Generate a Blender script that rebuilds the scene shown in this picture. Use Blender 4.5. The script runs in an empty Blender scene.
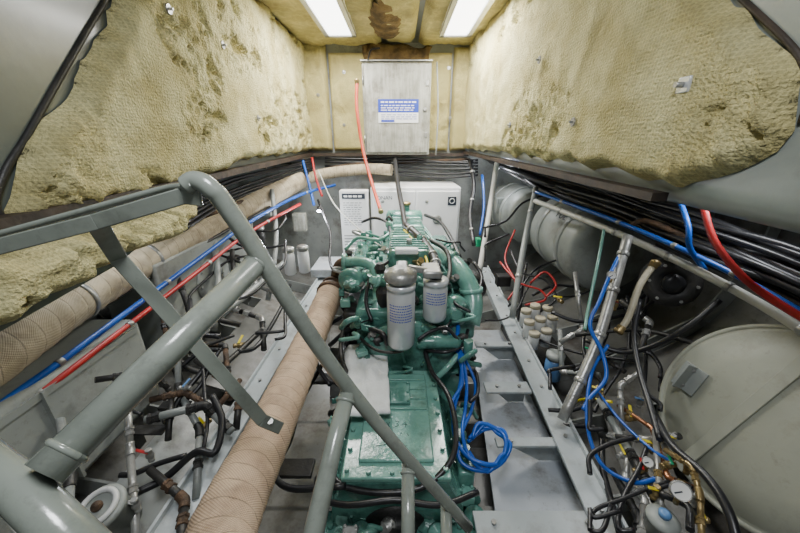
import bpy, bmesh, math, random
from mathutils import Vector, Matrix, noise
from math import pi, sin, cos, radians
random.seed(7)
C = bpy.context.scene.collection
F=320.0; PT=radians(20.9); CAM=Vector((0,0,1.9))
FW=Vector((0,cos(PT),-sin(PT))); UP=Vector((0,sin(PT),cos(PT)))
def ray(px,py): return Vector(((px-400)/F,0,0))+FW+UP*((266.5-py)/F)
def P(px,py,d): return CAM+ray(px,py)*d
def PY(px,py,y): r=ray(px,py); return CAM+r*(y/r.y)
def PZ(px,py,z): r=ray(px,py); return CAM+r*((z-CAM.z)/r.z)
def isect(px,py,p0,n): r=ray(px,py); return CAM+r*((p0-CAM).dot(n)/r.dot(n))
def PP(l): return [P(*a) for a in l]
V=lambda *a: Vector(a)

# ---------------------------------------------------------------- materials
def mat(name,c1,c2=None,scale=6,rough=.5,metal=0,bump=.1,bs=40,dirt=None,dscale=2.5,damt=.5,emit=0,coat=0,streak=None,bd=.02,grid=0,pits=False):
    m=bpy.data.materials.new(name); m.use_nodes=True; nt=m.node_tree; N=nt.nodes; L=nt.links
    b=N['Principled BSDF']; b.inputs['Roughness'].default_value=rough; b.inputs['Metallic'].default_value=metal
    if coat: b.inputs['Coat Weight'].default_value=coat; b.inputs['Coat Roughness'].default_value=.15
    tc=N.new('ShaderNodeTexCoord')
    c2=c2 or tuple(x*.72 for x in c1)
    n=N.new('ShaderNodeTexNoise'); n.inputs['Scale'].default_value=scale; n.inputs['Detail'].default_value=6
    L.new(tc.outputs['Object'],n.inputs['Vector'])
    r=N.new('ShaderNodeValToRGB'); r.color_ramp.elements[0].position=.36; r.color_ramp.elements[1].position=.62
    r.color_ramp.elements[0].color=(*c2,1); r.color_ramp.elements[1].color=(*c1,1)
    L.new(n.outputs['Fac'],r.inputs['Fac']); out=r.outputs['Color']
    def layer(out,col,sc,amt,lo,hi,stretch=None):
        n2=N.new('ShaderNodeTexNoise'); n2.inputs['Scale'].default_value=sc; n2.inputs['Detail'].default_value=9; n2.inputs['Roughness'].default_value=.7
        if stretch:
            mp=N.new('ShaderNodeMapping'); mp.inputs['Scale'].default_value=stretch; L.new(tc.outputs['Object'],mp.inputs['Vector']); L.new(mp.outputs['Vector'],n2.inputs['Vector'])
        else: L.new(tc.outputs['Object'],n2.inputs['Vector'])
        r2=N.new('ShaderNodeValToRGB'); r2.color_ramp.elements[0].position=lo; r2.color_ramp.elements[1].position=hi
        r2.color_ramp.elements[0].color=(0,0,0,1); r2.color_ramp.elements[1].color=(amt,amt,amt,1)
        L.new(n2.outputs['Fac'],r2.inputs['Fac'])
        mx=N.new('ShaderNodeMix'); mx.data_type='RGBA'; L.new(r2.outputs['Color'],mx.inputs[0]); L.new(out,mx.inputs[6]); mx.inputs[7].default_value=(*col,1)
        return mx.outputs[2]
    def mult(out,val):
        cb=N.new('ShaderNodeCombineXYZ'); [L.new(val,cb.inputs[i]) for i in range(3)]
        mm=N.new('ShaderNodeMix'); mm.data_type='RGBA'; mm.blend_type='MULTIPLY'; mm.inputs[0].default_value=1; L.new(out,mm.inputs[6]); L.new(cb.outputs[0],mm.inputs[7]); return mm.outputs[2]
    if dirt: out=layer(out,dirt,dscale,damt,.50,.70); out=layer(out,dirt,dscale*6,damt*.45,.58,.68)
    if streak: out=layer(out,streak,4,.75,.45,.7,(6,6,.6))
    if grid:
        sp=N.new('ShaderNodeSeparateXYZ'); L.new(tc.outputs['Object'],sp.inputs[0]); sn=[]
        for ch in (1,2):
            a=N.new('ShaderNodeMath'); a.operation='MULTIPLY'; a.inputs[1].default_value=grid; L.new(sp.outputs[ch],a.inputs[0])
            c=N.new('ShaderNodeMath'); c.operation='SINE'; L.new(a.outputs[0],c.inputs[0]); sn.append(c.outputs[0])
        mx_=N.new('ShaderNodeMath'); mx_.operation='MAXIMUM'; L.new(sn[0],mx_.inputs[0]); L.new(sn[1],mx_.inputs[1])
        mr=N.new('ShaderNodeMapRange'); L.new(mx_.outputs[0],mr.inputs[0]); mr.inputs[1].default_value=.2; mr.inputs[2].default_value=1; mr.inputs[3].default_value=.84; mr.inputs[4].default_value=1.06
        out=mult(out,mr.outputs[0])
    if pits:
        gm=N.new('ShaderNodeNewGeometry'); mr=N.new('ShaderNodeMapRange'); L.new(gm.outputs['Pointiness'],mr.inputs[0]); mr.inputs[1].default_value=.42; mr.inputs[2].default_value=.52; mr.inputs[3].default_value=.58; mr.inputs[4].default_value=1.06  # crevice shade put into the colour: hollows darker, ridges lighter
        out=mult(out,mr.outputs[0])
    L.new(out,b.inputs['Base Color'])
    if bump:
        n3=N.new('ShaderNodeTexNoise'); n3.inputs['Scale'].default_value=bs; n3.inputs['Detail'].default_value=5
        L.new(tc.outputs['Object'],n3.inputs['Vector'])
        bp=N.new('ShaderNodeBump'); bp.inputs['Strength'].default_value=bump; bp.inputs['Distance'].default_value=bd
        L.new(n3.outputs['Fac'],bp.inputs['Height']); L.new(bp.outputs['Normal'],b.inputs['Normal'])
    if emit:
        b.inputs['Emission Color'].default_value=(*c1,1); b.inputs['Emission Strength'].default_value=emit
    return m
M={}
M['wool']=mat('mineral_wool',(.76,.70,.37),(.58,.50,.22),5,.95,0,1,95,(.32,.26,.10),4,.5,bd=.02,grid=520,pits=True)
M['wool2']=mat('wool_facing',(.60,.53,.24),(.44,.37,.15),3,.9,0,.7,120,(.14,.11,.05),2,.65,grid=520)
M['stain']=mat('stained_wool',(.20,.13,.05),(.07,.045,.02),9,.95,0,.9,60)
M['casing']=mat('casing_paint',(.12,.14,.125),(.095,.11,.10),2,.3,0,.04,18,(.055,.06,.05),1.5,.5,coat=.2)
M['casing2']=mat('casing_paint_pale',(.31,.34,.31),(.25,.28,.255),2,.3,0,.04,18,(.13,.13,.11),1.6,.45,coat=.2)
M['hull']=mat('hull_paint',(.38,.40,.385),(.27,.29,.28),3,.35,0,.06,18,(.08,.06,.045),2.6,.85)
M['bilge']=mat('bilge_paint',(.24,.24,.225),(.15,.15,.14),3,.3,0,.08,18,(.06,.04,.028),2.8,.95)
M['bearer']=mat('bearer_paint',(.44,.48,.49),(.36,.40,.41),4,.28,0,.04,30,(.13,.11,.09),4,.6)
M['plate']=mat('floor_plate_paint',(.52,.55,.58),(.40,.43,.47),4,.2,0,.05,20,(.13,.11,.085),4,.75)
M['ladder']=mat('ladder_paint',(.245,.27,.235),(.195,.22,.19),4,.22,0,.10,20,(.10,.105,.09),9,.65,coat=.5)
M['tank']=mat('tank_paint',(.40,.41,.34),(.32,.33,.27),3,.5,0,.06,15,(.14,.125,.09),3,.65)
M['greytank']=mat('grey_tank_paint',(.34,.365,.345),(.25,.27,.255),3,.45,0,.05,20,(.095,.08,.06),3,.7)
M['white']=mat('white_paint',(.66,.67,.66),(.58,.59,.58),4,.4,0,.04,20,(.3,.28,.24),4,.35)
M['boxwhite']=mat('aged_panel',(.33,.33,.29),(.21,.21,.175),7,.5,0,.1,30,(.11,.09,.06),6,.8,streak=(.49,.49,.45))
M['engine']=mat('engine_green',(.115,.285,.235),(.065,.19,.158),7,.22,0,.2,45,(.016,.035,.03),6,.85,coat=.45)
M['engine2']=mat('engine_green_light',(.22,.45,.375),(.13,.31,.26),7,.22,0,.15,40,(.04,.08,.065),7,.75,coat=.45)
M['black']=mat('black_rubber',(.018,.018,.02),(.012,.012,.014),10,.35,0,.05,60)
M['dark']=mat('dark_steel',(.045,.043,.04),(.02,.02,.02),10,.45,.3,.15,60)
M['rust']=mat('rusty_steel',(.12,.07,.04),(.045,.03,.02),14,.7,.2,.4,70)
M['brown']=mat('brown_coaming',(.06,.04,.028),(.024,.018,.014),8,.55,0,.2,40)
M['steel']=mat('galvanised_steel',(.43,.43,.41),(.27,.27,.26),12,.32,.5,.1,60,(.10,.08,.05),8,.6)
M['alu']=mat('filter_silver',(.64,.66,.67),(.56,.58,.59),8,.22,.3,.03,60)
M['blue']=mat('blue_hose',(.01,.11,.52),(.008,.07,.36),8,.3,0,.03,60)
M['blue2']=mat('pale_blue_plastic',(.12,.27,.52),(.09,.2,.42),8,.35,0,.03,60)
M['red']=mat('red_hose',(.50,.025,.025),(.34,.015,.015),8,.35,0,.03,60)
M['orange']=mat('orange_red_hose',(.55,.07,.03),(.40,.05,.02),8,.4,0,.03,60)
M['brass']=mat('brass',(.42,.31,.14),(.22,.16,.07),14,.35,.7,.08,60,(.12,.09,.05),9,.6)
M['yellow']=mat('yellow_plastic',(.80,.66,.03),(.62,.5,.02),8,.35,0,.03,60)
M['greenp']=mat('green_plastic',(.03,.42,.20),(.02,.3,.14),8,.4,0,.03,60)
M['cream']=mat('cream_pipe',(.50,.46,.34),(.36,.32,.23),8,.45,0,.05,50,(.15,.11,.06),8,.6)
M['greypipe']=mat('grey_pipe',(.30,.32,.31),(.22,.24,.23),8,.32,0,.06,50,(.08,.06,.045),8,.65)
M['pvc']=mat('white_pipe',(.62,.62,.57),(.50,.50,.46),8,.35,0,.04,50,(.2,.16,.11),8,.5)
M['copper']=mat('copper',(.45,.2,.1),(.24,.10,.05),10,.35,.8,.05,50)
M['cloth']=mat('white_pad',(.74,.76,.75),(.65,.67,.66),8,.9,0,.25,90,(.35,.35,.32),5,.3)
M['label_blue']=mat('sign_blue',(.015,.05,.42),(.012,.04,.34),5,.5,0,0)
M['label_white']=mat('sign_white',(.80,.81,.82),(.75,.76,.77),5,.5,0,0)
M['ink']=mat('ink',(.02,.03,.05),(.015,.02,.03),5,.6,0,0)
M['dial']=mat('dial_face',(.8,.8,.78),(.75,.75,.72),5,.4,0,0)
M['lamp']=mat('lamp_diffuser',(1,1,.97),(1,1,.97),5,.5,0,0,emit=7)
M['led']=mat('led_lens',(.9,.95,1),(.9,.95,1),5,.5,0,0,emit=30)
def lagmat(name,c1,c2,wrap,r):
    m=mat(name,c1,c2,11,.85,0,.0,60,(.12,.085,.06),7,.55); nt=m.node_tree; N=nt.nodes; L=nt.links; b=N['Principled BSDF']
    base=b.inputs['Base Color'].links[0].from_socket
    uv=N.new('ShaderNodeUVMap'); uv.uv_map='UVMap'; sp=N.new('ShaderNodeSeparateXYZ'); L.new(uv.outputs['UV'],sp.inputs[0])
    def mth(op,a,b_=None):
        n=N.new('ShaderNodeMath'); n.operation=op
        for i,x in enumerate((a,b_)):
            if x is None: continue
            if isinstance(x,(int,float)): n.inputs[i].default_value=x
            else: L.new(x,n.inputs[i])
        return n.outputs[0]
    X=sp.outputs[0]; Y=sp.outputs[1]
    s1=mth('SINE',mth('MULTIPLY',mth('ADD',X,Y),820)); s2=mth('SINE',mth('MULTIPLY',mth('SUBTRACT',X,Y),820))
    wv=mth('MULTIPLY',mth('ADD',s1,s2),.25)
    fr=mth('FRACT',mth('ADD',mth('MULTIPLY',X,1/wrap),mth('MULTIPLY',Y,1/(2*pi*r))))
    edge=mth('LESS_THAN',fr,.07)
    k=mth('ADD',mth('MULTIPLY',wv,.42),mth('MULTIPLY',edge,-.42)); k=mth('ADD',k,.97)
    mx=N.new('ShaderNodeMix'); mx.data_type='RGBA'; mx.blend_type='MULTIPLY'; mx.inputs[0].default_value=1
    cb=N.new('ShaderNodeCombineXYZ'); [L.new(k,cb.inputs[i]) for i in range(3)]
    L.new(base,mx.inputs[6]); L.new(cb.outputs[0],mx.inputs[7]); L.new(mx.outputs[2],b.inputs['Base Color'])
    bp=N.new('ShaderNodeBump'); bp.inputs['Strength'].default_value=.5; bp.inputs['Distance'].default_value=.003
    L.new(mth('SUBTRACT',wv,mth('MULTIPLY',edge,1.5)),bp.inputs['Height']); L.new(bp.outputs['Normal'],b.inputs['Normal'])
    return m
M['lag']=lagmat('exhaust_lagging_tan',(.58,.43,.30),(.45,.32,.22),.055,.082)
M['lag2']=lagmat('exhaust_lagging_pale',(.55,.47,.34),(.42,.35,.24),.08,.098)

# ---------------------------------------------------------------- builders
def smooth(pts,k=6):
    if len(pts)<3: return [p.copy() for p in pts]
    q=[pts[0]*2-pts[1]]+list(pts)+[pts[-1]*2-pts[-2]]; out=[]
    for i in range(1,len(q)-2):
        for j in range(k):
            t=j/k; a,b,c,d=q[i-1],q[i],q[i+1],q[i+2]
            out.append(.5*((2*b)+(c-a)*t+(2*a-5*b+4*c-d)*t*t+(3*b-a-3*c+d)*t**3))
    out.append(q[-2].copy()); return out
def perp(d):
    a=V(0,0,1) if abs(d.z)<.9 else V(1,0,0)
    u=d.cross(a).normalized(); return u,d.cross(u).normalized()
class MB:
    def __init__(s): s.bm=bmesh.new(); s.uv=s.bm.loops.layers.uv.new('UVMap')
    def face(s,vs,sm=False,uvs=None):
        try: f=s.bm.faces.new(vs)
        except ValueError: return None
        f.smooth=sm
        if uvs:
            for l,u in zip(f.loops,uvs): l[s.uv].uv=u
        return f
    def box(s,c,d,rot=None,bev=0,seg=2):
        R=rot or Matrix.Identity(3); c=Vector(c)
        vs=[s.bm.verts.new(c+R@V(x*d[0]/2,y*d[1]/2,z*d[2]/2)) for x in(-1,1) for y in(-1,1) for z in(-1,1)]
        fs=[s.face([vs[i] for i in q]) for q in((0,1,3,2),(4,6,7,5),(0,4,5,1),(2,3,7,6),(0,2,6,4),(1,5,7,3))]
        if bev:
            es={e for f in fs for e in f.edges}
            r=bmesh.ops.bevel(s.bm,geom=list(es),offset=bev,segments=seg,affect='EDGES',profile=.5)
            for f in r['faces']: f.smooth=True
        return s
    def b2(s,x0,x1,y0,y1,z0,z1,bev=0): return s.box(((x0+x1)/2,(y0+y1)/2,(z0+z1)/2),(x1-x0,y1-y0,z1-z0),None,bev)
    def bar(s,p0,p1,w,h,up=V(0,0,1),bev=0):
        d=(p1-p0); L=d.length; y=d.normalized(); x=y.cross(up).normalized(); z=x.cross(y)
        R=Matrix((x,y,z)).transposed(); return s.box((p0+p1)/2,(w,L,h),R,bev)
    def tube(s,pts,r,n=12,cap=True,fn=None):
        pts=list(pts); K=len(pts)
        rs=r if isinstance(r,(list,tuple)) else [r]*K
        tg=[]
        for i in range(K):
            t=pts[min(i+1,K-1)]-pts[max(i-1,0)]; tg.append(t.normalized() if t.length>1e-9 else V(0,0,1))
        u,_=perp(tg[0]); rings=[]; ss=0; sl=[]
        for i in range(K):
            if i: ss+=(pts[i]-pts[i-1]).length
            sl.append(ss)
            u=(u-tg[i]*u.dot(tg[i])).normalized(); v=tg[i].cross(u)
            rings.append([s.bm.verts.new(pts[i]+(u*cos(2*pi*j/n)+v*sin(2*pi*j/n))*(rs[i]*(fn(ss,j/n) if fn else 1))) for j in range(n)])
        for i in range(K-1):
            for j in range(n):
                k=(j+1)%n; c=2*pi*rs[i]
                s.face([rings[i][j],rings[i][k],rings[i+1][k],rings[i+1][j]],True,[(sl[i],c*j/n),(sl[i],c*(j+1)/n),(sl[i+1],c*(j+1)/n),(sl[i+1],c*j/n)])
        if cap: s.face(rings[0][::-1]); s.face(rings[-1])
        return s
    def loft(s,rings):
        R=[[s.bm.verts.new(Vector(p)) for p in r] for r in rings]; n=len(R[0])
        for a,b in zip(R[:-1],R[1:]):
            for j in range(n): k=(j+1)%n; s.face([a[j],a[k],b[k],b[j]],True)
        s.face(R[0][::-1]); s.face(R[-1]); return s
    def cyl(s,p0,p1,r,r1=None,n=18): return s.tube([Vector(p0),Vector(p1)],[r,r if r1 is None else r1],n)
    def lathe(s,base,ax,prof,n=28):
        base=Vector(base); ax=Vector(ax).normalized(); u,v=perp(ax); rings=[]
        for r,h in prof:
            rings.append([s.bm.verts.new(base+ax*h+(u*cos(2*pi*j/n)+v*sin(2*pi*j/n))*max(r,1e-4)) for j in range(n)])
        for i in range(len(prof)-1):
            flat=abs(prof[i][1]-prof[i+1][1])<1e-6 or n<=8
            for j in range(n):
                k=(j+1)%n; s.face([rings[i][j],rings[i][k],rings[i+1][k],rings[i+1][j]],not flat)
        s.face(rings[0][::-1]); s.face(rings[-1]); return s
    def torus(s,c,ax,R,r,n=24,m=8,a0=0,a1=2*pi):
        c=Vector(c); u,v=perp(Vector(ax).normalized())
        full=abs(a1-a0-2*pi)<1e-6
        pts=[c+(u*cos(a0+(a1-a0)*i/n)+v*sin(a0+(a1-a0)*i/n))*R for i in range(n+1)]
        return s.tube(pts,r,m,not full)
    def prism(s,poly,ext):
        ext=Vector(ext); a=[s.bm.verts.new(Vector(p)) for p in poly]; b=[s.bm.verts.new(Vector(p)+ext) for p in poly]
        s.face(a[::-1]); s.face(b)
        for i in range(len(a)): j=(i+1)%len(a); s.face([a[i],a[j],b[j],b[i]])
        return s
    def ball(s,c,r,sz=1,n=14):
        prof=[(r*sin(pi*i/8),-r*sz*cos(pi*i/8)) for i in range(9)]; return s.lathe(c,(0,0,1),prof,n)
    def build(s,name,m,parent=None,**k):
        bmesh.ops.recalc_face_normals(s.bm,faces=s.bm.faces[:])
        if parent is None:
            xs=[v.co for v in s.bm.verts]; o0=V((min(c.x for c in xs)+max(c.x for c in xs))/2,(min(c.y for c in xs)+max(c.y for c in xs))/2,min(c.z for c in xs))
        else:
            o0=V(0,0,0); q=parent
            while q: o0=o0+q.location; q=q.parent
        bmesh.ops.translate(s.bm,verts=s.bm.verts[:],vec=-o0)
        me=bpy.data.meshes.new(name); s.bm.to_mesh(me); s.bm.free(); me.materials.append(M[m])
        o=bpy.data.objects.new(name,me); C.objects.link(o)
        if parent: o.parent=parent
        else: o.location=o0
        for a,b in k.items(): o[a]=b
        return o
def thing(name,loc,label,cat,group=None):
    o=bpy.data.objects.new(name,None); C.objects.link(o); o.location=loc; o.empty_display_size=.1
    o['label']=label; o['category']=cat
    if group: o['group']=group
    return o
def copy_tree(o,parent=None):
    c=o.copy(); C.objects.link(c)
    if parent: c.parent=parent
    for ch in o.children: copy_tree(ch,c)
    return c
def one(name,mb,m,label,cat,group=None):
    o=mb.build(name,m); o['label']=label; o['category']=cat
    if group: o['group']=group
    return o
def struct(name,mb,m): return mb.build(name,m,None,kind='structure')
def text(body,size,org,xd,yd,m,parent,name='lettering'):
    cu=bpy.data.curves.new('t','FONT'); cu.body=body; cu.size=size; cu.extrude=.0006
    t=bpy.data.objects.new('t',cu); C.objects.link(t); dg=bpy.context.evaluated_depsgraph_get(); dg.update()
    me=bpy.data.meshes.new_from_object(t.evaluated_get(dg)); bpy.data.objects.remove(t)
    o0=V(0,0,0); q=parent
    while q: o0=o0+q.location; q=q.parent
    xd=Vector(xd).normalized(); yd=Vector(yd).normalized(); z=xd.cross(yd)
    me.transform(Matrix.Translation(Vector(org)-o0)@Matrix((xd,yd,z)).transposed().to_4x4())
    me.materials.clear(); me.materials.append(M[m]); o=bpy.data.objects.new(name,me); C.objects.link(o); o.parent=parent; return o

# ---------------------------------------------------------------- setting
LP0=V(-1.12,0,0); LN=V(1,0,0)
ra,rb=V(.82,4.1,0),V(.97,.6,0); rd=(rb-ra).normalized(); RN=V(rd.y,-rd.x,0).normalized()
if RN.x>0: RN=-RN
def rwx(y): return .82+(.15)*(4.1-y)/3.5
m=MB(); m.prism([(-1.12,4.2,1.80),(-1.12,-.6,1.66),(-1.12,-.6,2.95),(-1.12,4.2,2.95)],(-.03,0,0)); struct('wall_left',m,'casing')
m=MB(); rings=[]
for y in [4.2-.24*i for i in range(21)]:
    zb=1.80-.17*(4.2-y)/4.8; x=rwx(y); q=[(x,y,2.95),(x,y,zb+.10)]
    for a in (20,45,70,90): q.append((x+.10*(1-cos(radians(a))),y,zb+.10-.10*sin(radians(a))))
    q+=[(x+.13,y,zb+.03),(x+.05,y,zb+.12),(x+.03,y,2.95)]; rings.append(q)
m.loft(rings)
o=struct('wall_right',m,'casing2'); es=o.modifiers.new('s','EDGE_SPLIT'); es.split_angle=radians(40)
m=MB(); m.b2(-2.4,2.4,4.2,4.26,0,2.95); struct('wall_back',m,'hull')
m=MB(); m.b2(-1.2,1.1,.9,4.2,2.95,3.0); struct('ceiling',m,'casing')
m=MB(); m.b2(-2.4,-1.15,-.6,4.2,1.80,1.84); struct('ceiling_side_left',m,'casing')
m=MB(); m.b2(1.0,2.4,-.6,4.2,1.80,1.84); struct('ceiling_side_right',m,'casing')
prof=[(-2.38,1.8),(-2.35,1.2),(-2.12,.70),(-1.55,.34),(-.75,.12),(0,.05)]
pc=smooth([V(x,0,z) for x,z in prof],5); prof2=[(p.x,p.z) for p in pc]
for nm,sg in (('wall_hull_left',1),('wall_hull_right',-1)):
    m=MB(); m.loft([[(x*sg,y,z) for x,z in prof2]+[(x*sg,y,z-.04) for x,z in prof2[::-1]] for y in (-.6,1,2.6,4.2)]); o=struct(nm,m,'bilge'); es=o.modifiers.new('s','EDGE_SPLIT'); es.split_angle=radians(40)
m=MB(); m.b2(-2.4,2.4,-.64,-.6,0,1.62); struct('wall_aft',m,'hull')
k=0
for y in (.15,.6,1.05,1.5,1.95,2.4,2.95,3.5):
    for sg in (1,-1):
        k+=1; m=MB()
        for (x0,z0),(x1,z1) in zip(prof[:-1],prof[1:]):
            m.bar(V(x0*sg,y,z0+.05),V(x1*sg,y,z1+.05),.012,.12,up=V(0,0,1) if abs(z1-z0)<abs(x1-x0) else V(-sg,0,0))
        struct('trim_%d'%k,m,'hull')
for x0,x1 in ((-2.3,-1.16),(1.03,2.3)):
    for y in (.5,1.3,2.1,2.9,3.6):
        k+=1; m=MB(); m.b2(x0,x1,y-.006,y+.006,1.70,1.80); struct('trim_%d'%k,m,'casing')
for sd in (0,1):
    k+=1; m=MB()
    if sd==0: m.bar(V(-1.09,4.15,1.79),V(-1.09,-.2,1.67),.07,.035)
    else: m.bar(V(rwx(4.1)-.03,4.12,1.81),V(rwx(1.0)-.03,1.15,1.725),.06,.03)
    struct('trim_%d'%k,m,'brown')
k+=1; m=MB(); m.b2(-1.1,.82,4.05,4.2,1.765,1.80); struct('trim_%d'%k,m,'brown')

# ---------------------------------------------------------------- insulation
def inside(p,poly):
    c=False; j=len(poly)-1
    for i in range(len(poly)):
        a,b=poly[i],poly[j]
        if (a[1]>p[1])!=(b[1]>p[1]) and p[0]<(b[0]-a[0])*(p[1]-a[1])/(b[1]-a[1])+a[0]: c=not c
        j=i
    return c
def pnear(p,poly):
    best=9; bp=None; px,py=p
    for i in range(len(poly)):
        ax,ay=poly[i]; bx,by=poly[(i+1)%len(poly)]; dx=bx-ax; dy=by-ay; l=dx*dx+dy*dy or 1e-9
        t=max(0,min(1,((px-ax)*dx+(py-ay)*dy)/l)); qx=ax+dx*t; qy=ay+dy*t; d=math.hypot(px-qx,py-qy)
        if d<best: best=d; bp=(qx,qy)
    return best,bp
def wool(name,pts,n,th,res,amp,m,label,seed=0,soft=.05,cat='insulation',curve=True,torn=.5):
    n=n.normalized(); o=pts[0]; s=n.cross(V(0,0,1))
    s.normalize(); t=n.cross(s) ; t=-t if t.z<0 else t
    poly=[((p-o).dot(s),(p-o).dot(t)) for p in pts]
    if curve:
        q=[]
        for i in range(len(poly)):
            a,b=Vector(poly[i]),Vector(poly[(i+1)%len(poly)]); K=max(1,int((b-a).length/.035))
            for j in range(K):
                p=a.lerp(b,j/K); f=V(p.x*6,p.y*6,seed); p=p+Vector((noise.noise(f),noise.noise(f+V(7,7,7))))*.04+Vector((noise.noise(f*3),noise.noise(f*3+V(7,7,7))))*.02; q.append((p.x,p.y))
        poly=q
    x0=min(p[0] for p in poly)-res; x1=max(p[0] for p in poly); y0=min(p[1] for p in poly)-res; y1=max(p[1] for p in poly)
    mb=MB(); vs={}; info={}
    nx=int((x1-x0)/res)+2; ny=int((y1-y0)/res)+2
    for i in range(nx+1):
        for j in range(ny+1): info[i,j]=inside((x0+i*res,y0+j*res),poly)
    def vert(i,j):
        if (i,j) in vs: return vs[(i,j)]
        a=x0+i*res; b=y0+j*res; ins=info[i,j]; d,bp=pnear((a,b),poly)
        if not ins or d<res*.35: a,b=bp; ed=0; ins=False
        else: ed=sin(min(1,d/soft)*pi/2)
        w=o+s*a+t*b
        q=w*1.0+V(seed,seed*2,0)
        wq=q+V(0,noise.noise(q*4),noise.noise(q*4+V(4,4,4)))*.08
        # quilted flat areas with patches of rough torn fibre
        tm=noise.noise(q*1.9+V(3,3,3))+torn-.5
        rg=max(0,min(1,(tm+.12)*4)); 
        h=th+amp*(.9*noise.noise(q*1.7)-.40*abs(noise.noise(wq*4.3))+rg*(-.35*abs(noise.noise(wq*11))+.26*noise.noise(V(wq.x*30,wq.y*34,wq.z*12))+.22*noise.noise(wq*48))+(1-rg)*.14*noise.noise(wq*14))
        tear=noise.noise(V(wq.x*8,wq.y*6.5,wq.z*9.5)+V(9,3,1))+.45*noise.noise(wq*24)+.3*noise.noise(wq*50)
        if tear>.24 and tm>-.02: h-=amp*min(1,(tear-.24)*9)*.95*min(1,(tm+.02)*8)
        vs[(i,j)]=mb.bm.verts.new(w+n*(max(h,.004)*ed+.001)); return vs[(i,j)]
    for i in range(nx):
        for j in range(ny):
            if info[i,j] or info[i+1,j] or info[i+1,j+1] or info[i,j+1]:
                mb.face([vert(i,j),vert(i+1,j),vert(i+1,j+1),vert(i,j+1)],True)
    bmesh.ops.remove_doubles(mb.bm,verts=mb.bm.verts[:],dist=.0012)
    return one(name,mb,m,label,cat)
L=lambda px,py: isect(px,py,LP0+V(.005,0,0),LN)
Rr=lambda px,py: isect(px,py,ra+RN*.005,RN)
lo_=[(12,222),(4,205),(15,172),(35,140),(62,92),(92,40),(118,-5),(136,-50)]
ro_=[(640,175),(690,183),(735,172),(771,151),(795,126),(804,95),(800,75),(790,56),(776,40),(760,25),(735,2),(705,-25)]
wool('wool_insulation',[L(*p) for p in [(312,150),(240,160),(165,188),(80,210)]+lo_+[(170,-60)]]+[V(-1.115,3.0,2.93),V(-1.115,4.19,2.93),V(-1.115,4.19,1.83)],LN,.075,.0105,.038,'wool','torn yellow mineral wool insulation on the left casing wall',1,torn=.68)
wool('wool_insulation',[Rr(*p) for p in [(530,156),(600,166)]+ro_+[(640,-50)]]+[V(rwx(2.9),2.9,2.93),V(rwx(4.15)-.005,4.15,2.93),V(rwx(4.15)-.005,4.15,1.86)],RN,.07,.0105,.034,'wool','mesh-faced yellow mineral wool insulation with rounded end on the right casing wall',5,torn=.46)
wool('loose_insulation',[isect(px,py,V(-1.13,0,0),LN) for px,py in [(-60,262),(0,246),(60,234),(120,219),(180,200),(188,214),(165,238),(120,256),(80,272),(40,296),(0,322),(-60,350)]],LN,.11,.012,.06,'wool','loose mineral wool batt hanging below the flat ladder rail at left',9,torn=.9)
k+=1; m=MB(); m.tube(smooth([isect(px-9,py-3,LP0+V(.002,0,0),LN) for px,py in lo_],6),.010,8); struct('trim_%d'%k,m,'dark')  # dark tube standing in for the shaded recess edge round the wool
k+=1; m=MB(); m.tube(smooth([isect(px+7,py-3,ra+RN*.002,RN) for px,py in ro_[4:]],6),.008,8); struct('trim_%d'%k,m,'brown')  # matching strip for the recess shade at the right wool end
m=MB(); m.prism([(-1.13,2.2,1.75),(-1.13,-.2,1.70),(-1.13,-.2,1.30),(-1.13,1.2,1.45)],(-.01,0,0)); k+=1; struct('trim_%d'%k,m,'casing')
for x0,x1,z1,th,lab,sd in ((-1.1,-.82,2.93,.10,'narrow yellow insulation batt in the far left corner',2),(-.80,-.36,2.85,.05,'yellow insulation batt just left of the stained wall cabinet',3),(.30,.58,2.85,.05,'yellow insulation batt just right of the stained wall cabinet',4),(.60,.80,2.9,.09,'narrow yellow insulation batt in the far right corner',6)):
    wool('wall_batt',[V(x0,4.17,1.83),V(x1,4.17,1.83),V(x1,4.17,z1),V(x0,4.17,z1)],V(0,-1,0),th,.02,.022,'wool2',lab,sd,.03,curve=False)
def cw(x0,x1,y0,y1,mm,label,th,seed):
    m=MB(); res=.025; nx=int((x1-x0)/res); ny=int((y1-y0)/res); g={}
    for i in range(nx+1):
        for j in range(ny+1):
            q=V(x0+i*res,y0+j*res,seed); e=min(i,j,nx-i,ny-j)/2; e=min(1,e)
            g[i,j]=m.bm.verts.new(V(q.x,q.y,2.948-(th+.02*noise.noise(q*5)+.014*noise.noise(q*18))*e))
    for i in range(nx):
        for j in range(ny): m.face([g[i,j],g[i+1,j],g[i+1,j+1],g[i,j+1]],True)
    one('ceiling_batt',m,mm,label,'insulation')
cw(-1.1,-.2,1.0,4.15,'wool2','yellow ceiling insulation around the left light',.04,1)
cw(-.17,.18,1.0,4.0,'wool2','stained ceiling insulation strip between the two lights',.05,2)
cw(.2,.95,1.0,4.15,'wool2','yellow ceiling insulation around the right light',.04,3)
wool('wall_batt',[V(-.42,4.16,2.70),V(.3,4.16,2.74),V(.36,4.16,2.90),V(-.2,4.16,2.93),V(-.42,4.16,2.92)],V(0,-1,0),.09,.022,.04,'stain','dark brown stained insulation above the stained wall cabinet',8,.03)
m=MB(); g={}
for i in range(17):
    for j in range(25):
        u=i/16*2-1; v=j/24*2-1; q=V(-.12+u*.16,3.45+v*.5,0); rr=min(1,math.sqrt(u*u+v*v)); h=(1-rr**4)*(.045+.03*noise.noise(q*9))
        g[i,j]=m.bm.verts.new(V(q.x+.02*noise.noise(q*11),q.y,2.925-h))
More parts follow.
